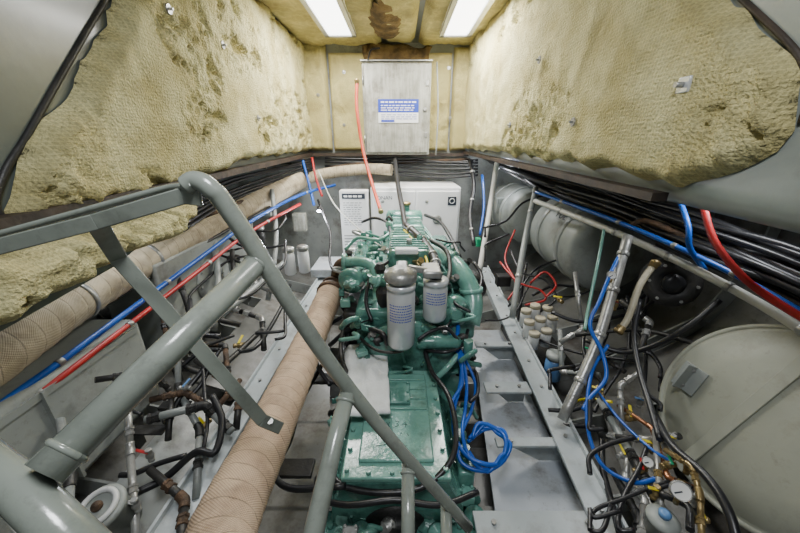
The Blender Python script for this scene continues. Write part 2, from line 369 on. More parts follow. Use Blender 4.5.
for i in range(16):
    for j in range(24):
        u=(i+.5)/8-1; v=(j+.5)/12-1
        if u*u+v*v<.95+.3*noise.noise(V(u*3,v*3,4)): m.face([g[i,j],g[i+1,j],g[i+1,j+1],g[i,j+1]],True)
one('stained_patch',m,'stain','brown water-stained patch hanging in the ceiling insulation between the lights','insulation')
for px,py,pl,lab in ((152,9,L,'round pin washer at the top of the left insulation'),(210,45,L,'round pin washer in the upper middle of the left insulation'),(248,118,L,'round pin washer low on the left insulation'),
                     (588,122,Rr,'round pin washer in the middle of the right insulation'),(552,60,Rr,'round pin washer high on the right insulation'),(520,125,Rr,'round pin washer near the far end of the right insulation')):
    nn=LN if pl is L else RN; c=pl(px,py)+nn*.075
    m=MB(); m.lathe(c,nn,[(.022,0),(.02,.004),(.006,.004),(.005,.02)],16); one('pin_washer',m,'steel',lab,'fastener')
c=Rr(708,85)+RN*.075; t=thing('square_pin_washer',c,'white square fixing plate on the near part of the right insulation','fastener'); MB().box(c,(.012,.045,.045),None,.003).build('plate','alu',t); MB().cyl(c,c+RN*.03,.008).build('pin','steel',t)
for px,py,lab in ((344,72,'pin washer upper left of the stained wall cabinet'),(344,125,'pin washer lower left of the stained wall cabinet'),(449,68,'pin washer upper right of the stained wall cabinet'),(450,118,'pin washer lower right of the stained wall cabinet'),(318,95,'pin washer in the far left corner batt')):
    c=PY(px,py,4.11 if px!=318 else 4.06); m=MB(); m.lathe(c,(0,-1,0),[(.02,0),(.018,.004),(.005,.004),(.005,.02)],14); one('pin_washer',m,'steel',lab,'fastener')

# ---------------------------------------------------------------- lights
def fixture(x,lab):
    t=thing('ceiling_light',(x,3.15,2.93),lab,'light','fluorescent ceiling lights')
    MB().b2(x-.15,x+.15,2.6,3.68,2.885,2.935,.008).build('housing','white',t)
    MB().b2(x-.105,x+.105,2.64,3.63,2.872,2.886,.004).build('diffuser','lamp',t)
    m=MB(); m.b2(x-.15,x+.15,3.64,3.68,2.865,2.89); m.b2(x-.15,x-.11,2.6,3.68,2.865,2.89); m.b2(x+.11,x+.15,2.6,3.68,2.865,2.89); m.build('frame','alu',t)
    l=bpy.data.lights.new('light','AREA'); l.shape='RECTANGLE'; l.size=.22; l.size_y=1.0; l.energy=46; l.color=(1,.985,.94)
    lo=bpy.data.objects.new('light',l); lo.location=(x,3.15,2.86); C.objects.link(lo)
fixture(-.57,'left rectangular fluorescent ceiling light'); fixture(.53,'right rectangular fluorescent ceiling light')
def worklamp(p,lab,e,dirv):
    t=thing('work_lamp',p,lab,'light')
    m=MB(); m.lathe(p,dirv,[(.012,-.05),(.02,-.045),(.024,0)],16); m.build('housing','black',t)
    m=MB(); m.lathe(p,dirv,[(.02,.001),(.018,.004),(.0,.006)],16); m.build('lens','led',t)
    l=bpy.data.lights.new('lamp','POINT'); l.energy=e; l.shadow_soft_size=.04; l.color=(.9,.95,1)
    lo=bpy.data.objects.new('lamp',l); lo.location=p+Vector(dirv).normalized()*.06; C.objects.link(lo)
worklamp(P(497,168,3.3),'small bright work lamp hanging at the top of the far right post',16,V(-.3,-.6,-.7))
worklamp(P(319,211,3.1),'small bright work lamp beside the far left breaker panel',13,V(.1,-.7,-.7))
def fill_area(loc,rot,size,e,col=(1,1,1)):  # unseen fill lamp, added to brighten the room
    l=bpy.data.lights.new('fill_area','AREA'); l.size=size; l.energy=e; l.color=col
    lo=bpy.data.objects.new('fill_area',l); lo.location=loc; lo.rotation_euler=rot; C.objects.link(lo)
fill_area((0,.1,2.9),(radians(16),0,0),.4,27,(.95,.975,1))
fill_area((-1.35,1.5,1.74),(0,radians(-10),0),.2,3.6,(.93,.97,1))
fill_area((1.4,1.4,1.74),(0,radians(10),0),.2,3.6,(.93,.97,1))
fill_area((0,2.9,1.78),(0,0,0),.3,6.5,(.95,.98,1))
w=bpy.data.worlds.new('w'); bpy.context.scene.world=w; w.use_nodes=True
w.node_tree.nodes['Background'].inputs[0].default_value=(.76,.82,.88,1); w.node_tree.nodes['Background'].inputs[1].default_value=.2

# ---------------------------------------------------------------- wall cabinet
t=thing('wall_cabinet',(-.035,3.99,1.79),'aged stained grey wall cabinet with a blue notice, hung on the far casing wall','cabinet')
MB().b2(-.40,.33,3.925,4.22,1.79,2.70,.012).build('body','boxwhite',t)
d=MB().b2(-.375,.305,3.9,3.922,1.815,2.675,.006).build('door','boxwhite',t)
for z in (1.95,2.53): MB().cyl((-.39,3.905,z-.04),(-.39,3.905,z+.04),.01).build('hinge','steel',d)
for z in (2.0,2.5): MB().box((.29,3.9,z),(.03,.02,.05),None,.003).build('clip','steel',d)
MB().lathe((.27,3.9,2.25),(0,-1,0),[(.02,0),(.02,.012),(.012,.02)]).build('latch','steel',d)
MB().b2(-.41,.34,3.89,4.2,2.70,2.712,.003).build('rain_lip','steel',t)
s=thing('notice',(-.02,3.895,2.12),'blue and white printed notice on the door of the wall cabinet','sign')
MB().b2(-.235,.20,3.893,3.899,2.22,2.35).build('blue_panel','label_blue',s)
MB().b2(-.235,.20,3.893,3.899,2.12,2.22).build('white_panel','label_white',s)
def lines(zs,hs,x0,x1,y,name,mm,par,w0=.02,w1=.07):
    m=MB()
    for z,h in zip(zs,hs):
        x=x0
        while x<x1-.03: 
            wd=random.uniform(w0,w1); m.b2(x,min(x+wd,x1),y-.002,y,z,z+h); x+=wd+.012
    m.build(name,mm,par)
lines((2.315,2.285,2.262,2.24),(.014,.008,.008,.008),-.205,.18,3.893,'lettering','label_white',s)
lines((2.195,2.175,2.155),(.006,)*3,-.205,.18,3.893,'small_print','label_blue',s)
MB().b2(-.205,-.06,3.890,3.893,2.128,2.148).build('small_emblem','label_blue',s)
t.location.y-=.07; s.location.y-=.07

# ---------------------------------------------------------------- hose helpers
def hose(name,pts,r,m,label,cat='hose',group=None,n=10,k=6,ends=None,clamps=0):
    pts=smooth(PP(pts) if not isinstance(pts[0],Vector) else pts,k)
    if not ends and not clamps:
        return one(name,MB().tube(pts,r,n),m,label,cat,group)
    t=thing(name,pts[0],label,cat,group)
    MB().tube(pts,r,n).build('run',m,t)
    if ends:
        for a,b in ((pts[0],pts[1]),(pts[-1],pts[-2])):
            d=(b-a).normalized(); MB().lathe(a,d,[(r*1.25,-.005),(r*1.5,0),(r*1.5,.012),(r*1.25,.014),(r*1.25,.035)],12).build('end_fitting',ends,t)
    for i in range(clamps):
        q=int((i+.5)/clamps*(len(pts)-1)); d=(pts[q+1]-pts[q]).normalized()
        MB().lathe(pts[q],d,[(r*1.12,-.012),(r*1.2,-.01),(r*1.2,.01),(r*1.12,.012)],12).build('clamp','steel',t)
    return t
def plumb(pts,r,m,label,fit='brass',name='pipe',cat='pipe',unions=1,group=None):
    """hard pipe: straight runs, elbows at the corners, hexagonal unions along the runs"""
    q=PP(pts); t=thing(name,q[0],label,cat,group)
    for i,(a,b) in enumerate(zip(q[:-1],q[1:])):
        MB().cyl(a,b,r,n=12).build('run',m,t); d=(b-a).normalized()
        for j in range(unions):
            c=a.lerp(b,(j+.5)/unions+random.uniform(-.12,.12)); MB().lathe(c,d,[(r*1.1,-r*1.3),(r*1.35,-r*1.2),(r*1.35,-r*.5),(r*1.15,-r*.4),(r*1.15,r*.4),(r*1.35,r*.5),(r*1.35,r*1.2),(r*1.1,r*1.3)],6).build('union',fit,t)
    for c,a,b in zip(q[1:-1],q[:-2],q[2:]):
        e=(a-c).normalized(); f=(b-c).normalized()
        MB().tube(smooth([c+e*r*2.2,c+e*r*.8,c+(e+f)*r*.25,c+f*r*.8,c+f*r*2.2],3),r*1.2,12).build('elbow',m if fit=='brass' else fit,t)
    return t
hose('hose',[(357,80,3.2),(357,110,3.25),(363,150,3.3),(371,180,3.2),(381,212,2.9)],.017,'orange','orange red hose hanging beside the stained wall cabinet down to the engine',ends='brass')
hose('cable',[(368,60,3.25),(371,50,3.3),(380,48,3.3)],.008,'black','short black cable entering the wall cabinet top left','cable')
hose('cable',[(437,62,3.4),(438,110,3.5),(436,155,3.6)],.008,'greypipe','grey cable running down right of the wall cabinet','cable')

# ---------------------------------------------------------------- bearers and floor
def bearer(p0,p1,lab,sg):
    t=thing('engine_bearer',(p0+p1)/2,lab,'beam','engine bearers')
    m=MB(); m.bar(p0,p1,.11,.014); m.build('top_flange','bearer',t)
    dz=V(0,0,-.24); m=MB(); m.bar(p0+dz*.5+V(sg*.045,0,0),p1+dz*.5+V(sg*.045,0,0),.012,.24); m.build('web','bearer',t)
    N=9
    for i in range(N):
        q=p0.lerp(p1,(i+.5)/N+random.uniform(-.02,.02)); MB().cyl(q+V(0,0,.006),q+V(0,0,.018),.009,n=6).build('bolt','steel',t)
    m=MB(); q0=p0+V(sg*.05,0,.012); q1=p1+V(sg*.05,0,.012); m.bar(q0,q1,.012,.035); m.build('lip','bearer',t)
bearer(PZ(617,545,.6),PZ(483,268,.6),'right pale grey steel engine bearer running toward the far bulkhead',1)
bearer(PZ(160,545,.6),PZ(334,262,.6),'left pale grey steel engine bearer beside the lagged exhaust pipe',-1)
m=MB(); m.prism([PZ(470,330,.42),PZ(500,330,.42),PZ(600,545,.42),PZ(500,545,.42)],(0,0,-.02)); one('floor_plate',m,'plate','long white painted plate between the engine and the right bearer','plate')
m=MB(); m.prism([PZ(330,330,.3),PZ(300,330,.3),PZ(190,560,.3),PZ(330,560,.3)],(0,0,-.02)); one('floor_plate',m,'bilge','dark painted plate between the engine and the left bearer','plate')
for i,(px,py,wd,dd,lab) in enumerate(((478,345,.28,.03,'farthest grey cross bracket joining the engine to the right bearer'),(488,388,.24,.045,'second grey cross bracket beside the blue hoses'),(500,443,.36,.025,'third grey cross bracket on the white plate'),(480,525,.46,.045,'nearest wide grey cross bracket at the bottom edge'))):
    a=PZ(px,py,.57); t=thing('cross_bracket',a,lab,'bracket','bearer cross brackets')
    MB().b2(a.x-.02,a.x+wd,a.y-dd,a.y+dd,.565,.58,.003).build('plate','bearer',t)
    m=MB(); m.prism([(a.x,a.y+dd-.006,.565),(a.x+wd,a.y+dd-.006,.565),(a.x+wd,a.y+dd-.006,.43),(a.x+wd*.6,a.y+dd-.006,.43)],(0,.01,0)); m.build('gusset','bearer',t)
    for dx in (.05,wd-.06): MB().cyl((a.x+dx,a.y,.58),(a.x+dx,a.y,.592),.010,n=6).build('bolt','steel',t)
for i,(px,py,lab) in enumerate(((300,380,'farther engine mount foot on the left bearer'),(262,470,'nearer engine mount foot on the left bearer'))):
    a=PZ(px,py,.6); t=thing('engine_mount',a,lab,'mount','left engine mounts')
    MB().b2(a.x-.02,a.x+.22,a.y-.04,a.y+.04,.60,.62,.003).build('foot','dark',t)
    MB().cyl((a.x+.05,a.y,.63),(a.x+.05,a.y,.68),.016,n=8).build('stud','steel',t)
for i,(y,lab) in enumerate(((1.0,'nearest dark cross floor beneath the gearbox'),(1.5,'second dark cross floor beneath the engine'))):
    m=MB(); m.b2(-.75,.75,y-.01,y+.01,.1,.30); one('cross_floor',m,'bilge',lab,'beam')

# ---------------------------------------------------------------- engine
E=thing('marine_engine',(.05,2.0,.3),'green marine diesel engine with gearbox in the middle of the room','engine')
m=MB(); m.b2(-.26,.34,1.6,2.95,.5,1.02,.03)
for i in range(6): m.b2(-.28,.36,1.72+.2*i,1.75+.2*i,.55,.98,.006)
m.build('engine_block','engine',E)
MB().b2(-.2,.28,1.62,2.9,.34,.52,.03).build('oil_pan','engine',E)
m=MB(); m.b2(-.15,.25,1.75,2.85,1.02,1.16,.015)
for i in range(5): m.cyl((-.13,1.85+.22*i,1.16),(-.13,1.85+.22*i,1.19),.014,n=6); m.cyl((.23,1.85+.22*i,1.16),(.23,1.85+.22*i,1.19),.014,n=6)
m.build('cylinder_head','engine',E)
for i in range(3):
    y=1.86+.33*i; r=MB().b2(-.08,.2,y,y+.3,1.16,1.29,.035).build('rocker_cover','engine2' if i else 'engine',E)
    m=MB()
    for j in range(5): m.b2(-.06,.18,y+.05+.05*j,y+.06+.05*j,1.288,1.298,.003)
    m.build('rib_set','engine2',r)
    m=MB(); m.cyl((.06,y+.15,1.29),(.06,y+.15,1.325),.02,n=6); m.build('cap_nut','steel',r)
m=MB(); m.b2(-.03,.11,1.80,1.86,1.285,1.32,.01); m.build('nameplate_block','label_white',E)
m=MB(); m.lathe((.05,1.48,.66),(0,1,0),[(.20,-.01),(.27,.0),(.315,.02),(.335,.03),(.335,.06),(.32,.07),(.32,.14),(.30,.2)],40)
for i in range(14):
    a=2*pi*i/14; c=V(.05+.325*cos(a),1.49,.66+.325*sin(a)); m.cyl(c+V(0,.02,0),c+V(0,-.01,0),.011,n=6)
for i in range(8):
    a=2*pi*i/8+.2; c=V(.05,1.465,.66); m.bar(c+V(cos(a),0,sin(a))*.12,c+V(cos(a),0,sin(a))*.29,.016,.03,V(0,1,0),.003)
m.build('flywheel_housing','engine',E)
g=MB(); g.prism([(-.27,.84,.32),(.25,.84,.32),(.25,.84,.56),(.18,.84,.70),(-.21,.84,.70),(-.27,.84,.56)],(0,.62,0))
for i in range(5): g.b2(-.28,.26,.90+.12*i,.915+.12*i,.34,.57,.004)
G=g.build('gearbox','engine',E)
m=MB(); m.b2(-.225,.195,.84,1.46,.70,.725,.006); m.b2(-.165,.135,.90,1.41,.725,.742,.008)
for i in range(7):
    for x in (-.205,.175): m.cyl((x,.87+.093*i,.725),(x,.87+.093*i,.742),.010,n=6)
for x in (-.12,-.03,.06): m.cyl((x,.86,.725),(x,.86,.742),.010,n=6)
for i in range(4): m.b2(-.155,.125,1.155+.065*i,1.163+.065*i,.740,.752,.002)
m.build('gearbox_cover','engine2',G)
m=MB(); m.b2(-.08,.05,1.18,1.32,.745,.764,.006)
for x in (-.068,.038):
    for y in (1.19,1.25,1.31): m.cyl((x,y,.762),(x,y,.772),.007,n=6)
m.build('inspection_plate','engine',G)
m=MB(); m.b2(.25,.32,.95,1.34,.42,.60,.012); m.cyl((.285,1.02,.6),(.285,1.02,.67),.02,n=8); m.cyl((.285,1.12,.6),(.285,1.12,.64),.026); m.cyl((.285,1.25,.6),(.285,1.25,.66),.016,n=6); m.lathe((.30,.95,.5),(0,-1,0),[(.03,0),(.03,.03),(.04,.032),(.04,.045)],16); m.build('valve_block','engine',G)
m=MB(); m.b2(-.33,-.27,.95,1.36,.42,.58,.012); m.cyl((-.30,1.1,.58),(-.30,1.1,.65),.02,n=8); m.lathe((-.30,.95,.5),(0,-1,0),[(.035,0),(.035,.02),(.045,.022),(.045,.04)],16); m.build('cooler_block','engine2',G)
for x,y,rr,mm in ((-.24,.87,.03,'engine2'),(.22,.88,.026,'dark'),(.30,.86,.034,'engine'),(-.34,.88,.03,'dark'),(.14,.80,.03,'engine2'),(-.16,.80,.034,'engine')):
    m=MB(); m.lathe((x,y,.47),(random.uniform(-.4,.4),-.7,.6),[(rr*.8,-.08),(rr*.8,0),(rr*1.4,.004),(rr*1.4,.02),(rr*.8,.024),(rr*.8,.05)],16); m.build('hose_flange',mm,G)
m=MB()
def scrib(x,y,s,seq):
    m.tube([V(x+a*s,y+b*s,.7435) for a,b in seq],.0009,5)
scrib(-.10,1.06,.03,[(0,.8),(.3,1),(.5,.8),(0,0),(.6,0)]); scrib(-.06,1.06,.025,[(0,0),(.6,1)]); scrib(-.06,1.06,.025,[(0,1),(.6,0)])
scrib(-.02,1.06,.03,[(0,1),(.5,1),(.2,.6),(.5,.3),(0,0)]); scrib(.01,1.06,.03,[(.5,0),(.5,1),(0,.4),(.7,.4)])
scrib(-.10,1.0,.03,[(0,0),(0,1),(.5,0),(.5,1)]); scrib(-.07,1.0,.025,[(0,.5),(.3,1),(.6,.5),(.3,0),(0,.5)]); scrib(-.04,1.0,.03,[(0,1),(.3,0),(.6,1)])
scrib(0,1.0,.03,[(0,.5),(.2,1),(.45,.5),(.2,0),(0,.5)]); scrib(.03,1.0,.03,[(.2,.5),(0,.8),(.2,1),(.4,.8),(0,.2),(.2,0),(.4,.2),(.2,.5)])
scrib(-.1,.965,.1,[(0,0),(.5,.08),(1.3,.0)])
m.build('handwriting','ink',G)
m=MB(); m.b2(-.32,.36,.76,.90,.30,.46,.02)
for x in (-.28,-.22,.24,.30): m.cyl((x,.83,.46),(x,.83,.48),.013,n=6)
m.build('rear_support','engine',E)
m=MB(); m.lathe((-.02,.86,.44),(0,-1,0),[(.13,0),(.13,.03),(.09,.04),(.09,.12),(.14,.12),(.14,.16)],28)
for i in range(8): a=2*pi*i/8; m.cyl((-.02+.115*cos(a),.70,.44+.115*sin(a)),(-.02+.115*cos(a),.685,.44+.115*sin(a)),.011,n=6)
m.build('output_coupling','dark',E)
m=MB(); m.cyl((.24,1.2,.47),(.24,1.45,.47),.06); m.lathe((.26,1.36,.62),(0,0,1),[(.05,-.1),(.055,-.02),(.04,0),(.04,.02)]); m.build('oil_pump','engine',E)
MB().tube(smooth([V(.18,1.38,.72),V(.26,1.40,.80),V(.33,1.5,.82),V(.34,1.62,.78)]),.016,10).build('oil_line','engine2',E)
MB().tube(smooth([V(-.2,1.3,.72),V(-.28,1.36,.80),V(-.33,1.5,.85),V(-.32,1.7,.95)]),.012,10).build('oil_line','dark',E)
m=MB(); m.tube(smooth([V(-.30,1.9,1.08),V(-.31,2.2,1.08),V(-.31,2.75,1.08)]),.065,16)
for i in range(5): m.cyl((-.3,1.95+.19*i,1.08),(-.14,1.95+.19*i,1.10),.04); m.lathe((-.165,1.95+.19*i,1.10),(1,0,0),[(.055,0),(.055,.015)],14)
m.build('exhaust_manifold','engine',E)
m=MB(); m.torus((-.30,1.80,1.12),(.2,1,0),.05,.032,24,12); m.lathe((-.30,1.77,1.12),(0,-1,0),[(.07,-.06),(.07,-.02),(.045,.0),(.03,.04)],20); m.cyl((-.30,1.8,1.12),(-.30,1.95,1.12),.05); m.build('turbocharger','engine',E)
m=MB(); m.tube(smooth(PP([(345,262,2.05),(362,262,2.0),(374,268,1.95),(378,290,1.9),(376,320,1.85)])),.032,16); m.lathe(P(345,262,2.05),(-1,0,0),[(.055,-.01),(.055,.015)],20); m.lathe(P(375,275,1.93),(0,-.2,1),[(.045,-.01),(.045,.01)],20); m.build('exhaust_elbow','engine2',E)
m=MB(); m.lathe(P(383,296,1.86),(0,0,1),[(.035,-.1),(.042,-.06),(.042,.03),(.03,.05),(.02,.08)],8); m.lathe(P(380,268,1.86),(0,0,1),[(.025,-.03),(.035,0),(.02,.03)],8);m.build('coolant_pump','dark',E)
m=MB(); m.b2(.28,.42,1.85,2.8,1.02,1.14,.03); m.build('intake_manifold','engine',E)
m=MB(); m.tube(smooth(PP([(432,250,2.3),(448,258,2.15),(464,276,2.0),(473,300,1.93),(470,325,1.9)])),.058,20); m.lathe(P(450,260,2.12),(.6,-.6,-.5),[(.072,-.012),(.072,.012)],24); m.lathe(P(471,290,1.95),(.1,-.2,-1),[(.072,-.012),(.072,.012)],24); m.build('air_duct','engine2',E)
m=MB(); m.lathe(P(455,312,1.85),(0,-1,.2),[(.09,-.1),(.095,-.02),(.08,.02),(.045,.03),(.03,.06)],28)
for i in range(8):
    a=2*pi*i/8; c=P(455,312,1.85)+V(.07*cos(a),-.02,.07*sin(a)); m.ball(c,.012)
m.build('raw_water_pump','engine',E)
m=MB(); m.lathe(P(438,342,1.74),(1,0,0),[(.03,-.12),(.038,-.1),(.038,.1),(.025,.12)],20); m.lathe(P(468,348,1.74),(0,0,1),[(.025,-.05),(.025,.05)],14); m.build('oil_cooler','engine',E)
m=MB(); m.lathe(V(.04,2.98,1.24),(1,0,0),[(.05,-.17),(.085,-.15),(.09,0),(.085,.15),(.05,.17)],28); m.cyl((.06,2.98,1.31),(.06,2.98,1.38),.03); m.b2(-.12,.2,2.88,2.96,1.1,1.28,.02); m.build('coolant_tank','engine',E)
MB().lathe(V(.06,2.98,1.375),(0,0,1),[(.04,0),(.042,.02),(.016,.03)],20).build('filler_cap','brass',E)
m=MB(); m.lathe(P(472,285,2.25),(0,1,0),[(.05,-.09),(.085,-.07),(.09,0),(.085,.07),(.05,.09)],24); m.torus(P(472,285,2.13),(0,1,0),.05,.012); m.build('alternator','dark',E)
for i in range(6):
    a=V(.13,1.92+.15*i,1.2); b=V(.36,1.75+.06*i,.92)
    MB().tube(smooth([a,a+V(.06,0,.06),a.lerp(b,.5)+V(.05,0,.08),b]),.006,8).build('fuel_line','engine2',E)
m=MB(); m.b2(.33,.44,1.62,2.1,.82,.98,.015); [m.cyl((.385,1.68+.07*i,.98),(.385,1.68+.07*i,1.03),.016,n=8) for i in range(6)]; m.build('injection_pump','engine',E)
m=MB(); m.b2(-.34,-.24,1.65,1.95,.75,.98,.02); m.cyl((-.33,1.5,.62),(-.33,1.85,.62),.06); m.cyl((-.33,1.5,.73),(-.33,1.68,.73),.035); m.build('starter_motor','dark',E)
a=PY(400,272,1.4)
m=MB(); m.lathe(a+V(.003,-.02,-.02),(0,0,1),[(.075,-.01),(.078,.0),(.075,.03),(.05,.04),(.03,.055)],24); m.b2(a.x+.11,a.x+.20,1.40,1.54,a.z-.04,a.z+.0,.012); m.bar(a+V(.04,.03,.01),a+V(.15,.06,-.02),.03,.03,V(0,0,1),.006); m.b2(a.x-.02,a.x+.04,1.42,1.62,a.z-.25,a.z-.02,.01); m.build('filter_head','steel',E)
for i,(px,py,d,mm) in enumerate(((362,285,1.95,'steel'),(368,305,1.9,'dark'),(352,300,2.0,'engine2'),(385,250,2.1,'steel'),(420,262,1.9,'brass'),(415,300,1.75,'dark'),(455,278,1.95,'steel'),(445,330,1.75,'steel'),(372,335,1.75,'steel'),(468,262,2.1,'dark'),(360,245,2.4,'engine2'),(352,272,2.1,'steel'))):
    c=P(px,py,d); m=MB(); m.lathe(c,(random.uniform(-.5,.5),-.6,.7),[(.014,-.03),(.022,-.02),(.022,-.004),(.014,0),(.014,.012),(.02,.014),(.02,.024)],6); m.cyl(c,c+V(random.uniform(-.05,.05),.06,-.02),.01); m.build('banjo_fitting',mm,E)
random.seed(33)
for i in range(112):
    sd=random.choice((-1,1,0,2,1,-1,3,4,5,6))
    if sd==-1: c=V(random.uniform(-.38,-.14),random.uniform(1.6,2.7),random.uniform(.95,1.2))
    elif sd==1: c=V(random.uniform(.24,.46),random.uniform(1.6,2.6),random.uniform(.9,1.18))
    elif sd==2: c=V(random.uniform(-.24,.36),random.uniform(1.5,1.6),random.uniform(.88,1.1))
    elif sd==3: c=V(random.uniform(-.3,.4),random.uniform(1.44,1.52),random.uniform(.62,.9))
    elif sd==4: c=V(random.uniform(-.12,.22),random.uniform(2.1,3.0),random.uniform(1.24,1.33))
    elif sd==5: c=V(random.choice((random.uniform(-.36,-.26),random.uniform(.24,.36))),random.uniform(.85,1.42),random.uniform(.46,.62))
    elif sd==6: c=V(random.uniform(-.3,.36),random.uniform(.76,.86),random.uniform(.44,.52))
    else: c=V(random.uniform(-.14,.24),random.uniform(1.62,1.84),random.uniform(1.04,1.2))
    R=Matrix.Rotation(random.uniform(-.5,.5),3,'Z')@Matrix.Rotation(random.uniform(-.3,.3),3,'X')
    mm=random.choice(('engine','engine2','engine','dark','steel','engine2'))
    ty=i%4; m=MB()
    if ty==0:
        sx,sy,sz=[random.uniform(.025,.065) for _ in range(3)]; m.box(c,(sx,sy,sz),R,.006)
        for a_ in (-1,1):
            for b_ in (-1,1): q=c+R@V(a_*sx*.33,b_*sy*.33,sz*.5); m.cyl(q,q+R@V(0,0,.008),.006,n=6)
        m.build('cover_casting',mm,E)
    elif ty==1:
        d=R@V(random.choice((-1,1))*.6,-.5,.5); r=random.uniform(.014,.028); m.lathe(c,d,[(r,-.05),(r,-.01),(r*1.5,-.008),(r*1.5,.008),(r,.01),(r*.8,.04)],20)
        for j in range(6):
            u,v=perp(d.normalized()); q=c+(u*cos(j*pi/3)+v*sin(j*pi/3))*r*1.25+d.normalized()*.008; m.cyl(q,q+d.normalized()*.006,.005,n=6)
        m.build('pipe_flange',mm,E)
    elif ty==2:
        q=[c,c+R@V(.0,-.03,.05),c+R@V(.04*random.choice((-1,1)),-.06,.06),c+R@V(.08*random.choice((-1,1)),-.05,.0)]; r=random.uniform(.007,.016); m.tube(smooth(q,5),r,12); m.lathe(c,(0,-.3,1),[(r*1.4,-.01),(r*1.4,.008)],8); m.build('pipe_elbow',mm,E)
    else:
        m.box(c,(random.uniform(.04,.09),.006,random.uniform(.025,.045)),R,.001); q=c+R@V(0,-.004,0); m.cyl(q,q+R@V(0,-.012,0),.009,n=6); m.box(c+R@V(0,.025,-.02),(.05,.05,.005),R); m.build('bracket','steel' if mm=='steel' else 'engine',E)
for i in range(16):
    a=V(random.uniform(-.34,.44),random.uniform(1.5,2.1),random.uniform(.95,1.24)); q=[a]
    for j in range(4): q.append(q[-1]+V(random.uniform(-.09,.09),random.uniform(-.04,.12),random.uniform(-.05,.04)))
    MB().tube(smooth(q,6),random.uniform(.004,.009),8).build('wiring','black',E)
def filt(px,py,y,r,h,lab,cat='oil filter',top='alu',name='oil_filter',mm='alu',rows=7):
    a=PY(px,py,y); t=thing(name,a-V(0,0,h),lab,cat)
    b=a-V(0,0,h)
    MB().lathe(b,(0,0,1),[(r*.3,0),(r*.85,.004),(r,.02),(r,h-.05),(r*.96,h-.045),(r*.96,h-.03),(r*1.03,h-.028),(r*1.03,h-.005),(r*.7,h)],32).build('canister',mm,t)
    MB().lathe(b,(0,0,1),[(r*.5,h),(r*.55,h+.025),(r*.3,h+.03)],8).build('cap',top,t)
    m=MB()
    for i in range(rows):
        z=b.z+h*.72-.014*i
        aa=radians(-140)
        while aa<radians(-45):
            da=radians(random.uniform(3,8)); c0=V(cos(aa),sin(aa),0)*(r*1.004); c1=V(cos(aa+da),sin(aa+da),0)*(r*1.004)
            o=V(b.x,b.y,z); m.prism([o+c0,o+c1,o+c1+V(0,0,.005),o+c0+V(0,0,.005)],c0.normalized()*.001); aa+=da+radians(3)
    m.build('printing','label_blue',t)
    return t
filt(401,282,1.38,.068,.35,'large silver oil filter with blue printing on the front of the engine')
filt(436,278,1.48,.062,.235,'smaller silver oil filter to the right on the engine',top='dark',rows=5)
m=MB(); g={}
c0=[PZ(343,345,.82),PZ(387,342,.82),PZ(390,412,.80),PZ(340,416,.80)]
for i in range(25):
    for j in range(25):
        u=i/24; v=j/24; q=c0[0].lerp(c0[1],u).lerp(c0[3].lerp(c0[2],u),v); q.z+=.012*noise.noise(q*14)+.006*noise.noise(q*40)-.3*max(0,.15-u)
        if abs(u-.5)<.03: q.z-=.008
        q.x+=.008*noise.noise(q*20); g[i,j]=m.bm.verts.new(q)
for i in range(24):
    for j in range(24): m.face([g[i,j],g[i+1,j],g[i+1,j+1],g[i,j+1]],True)
o=one('absorbent_pad',m,'cloth','white absorbent pad draped over the gearbox top left','cloth'); s_=o.modifiers.new('s','SOLIDIFY'); s_.thickness=.014

# ---------------------------------------------------------------- lagged exhaust pipes
def lagged(name,pts,r,m,label,wrap=.055,n=32):
    P_=smooth(pts,60) if len(pts)>2 else [pts[0].lerp(pts[1],i/160) for i in range(161)]
    q=[P_[0]]
    for p in P_[1:]:
        if (p-q[-1]).length>.007: q.append(p)
    fn=lambda s,a: 1+.045*(((s/wrap+a)%1.0))+.02*noise.noise(V(s*9,cos(a*6.28)*2,sin(a*6.28)*2))
    t=thing(name,pts[0],label,'exhaust pipe'); MB().tube(q,r,n,True,fn).build('lagging',m,t)
    return t,q
t,q=lagged('exhaust_pipe',PP([(222,600,.62),(222,533,.76),(270,430,1.12),(310,340,1.7),(331,292,2.1)]),.078,'lag','tan tape-wrapped exhaust pipe running from the engine toward the ladder foot')
e=q[-1]; d=(q[-1]-q[-4]).normalized()
MB().lathe(e,d,[(.085,-.03),(.09,-.025),(.09,.005),(.06,.01),(.055,.05),(.08,.05),(.08,.065)],24).build('flange','rust',t)
MB().tube(smooth([e+d*.06,e+d*.11+V(.01,0,.02),P(340,266,2.12),P(350,262,2.08)]),.042,16).build('elbow','rust',t)
q2=PP([(-60,392,.98),(0,350,1.14),(80,297,1.5),(150,257,1.95),(220,221,2.6),(300,180,3.5)])
t,q=lagged('exhaust_pipe',q2,.094,'lag2','thick pale lagged exhaust pipe along the left side under the casing',.08)
for i in (.25,.5,.78):
    j=int(i*len(q)); d=(q[j+1]-q[j]).normalized(); MB().lathe(q[j],d,[(.098,-.012),(.103,-.01),(.103,.01),(.098,.012)],28).build('band_clamp','steel',t)
lagged('exhaust_pipe',PP([(300,180,3.55),(330,173,3.7),(370,169,3.75),(392,170,3.7)]),.06,'lag2','lagged pipe crossing the far bulkhead above the breaker panel',.06)
hose('pipe',[(205,215,2.4),(262,195,3.0),(305,176,3.6),(360,164,3.85),(470,160,3.85)],.022,'rust','rusty brown pipe above the pale lagged exhaust pipe','pipe',clamps=3)

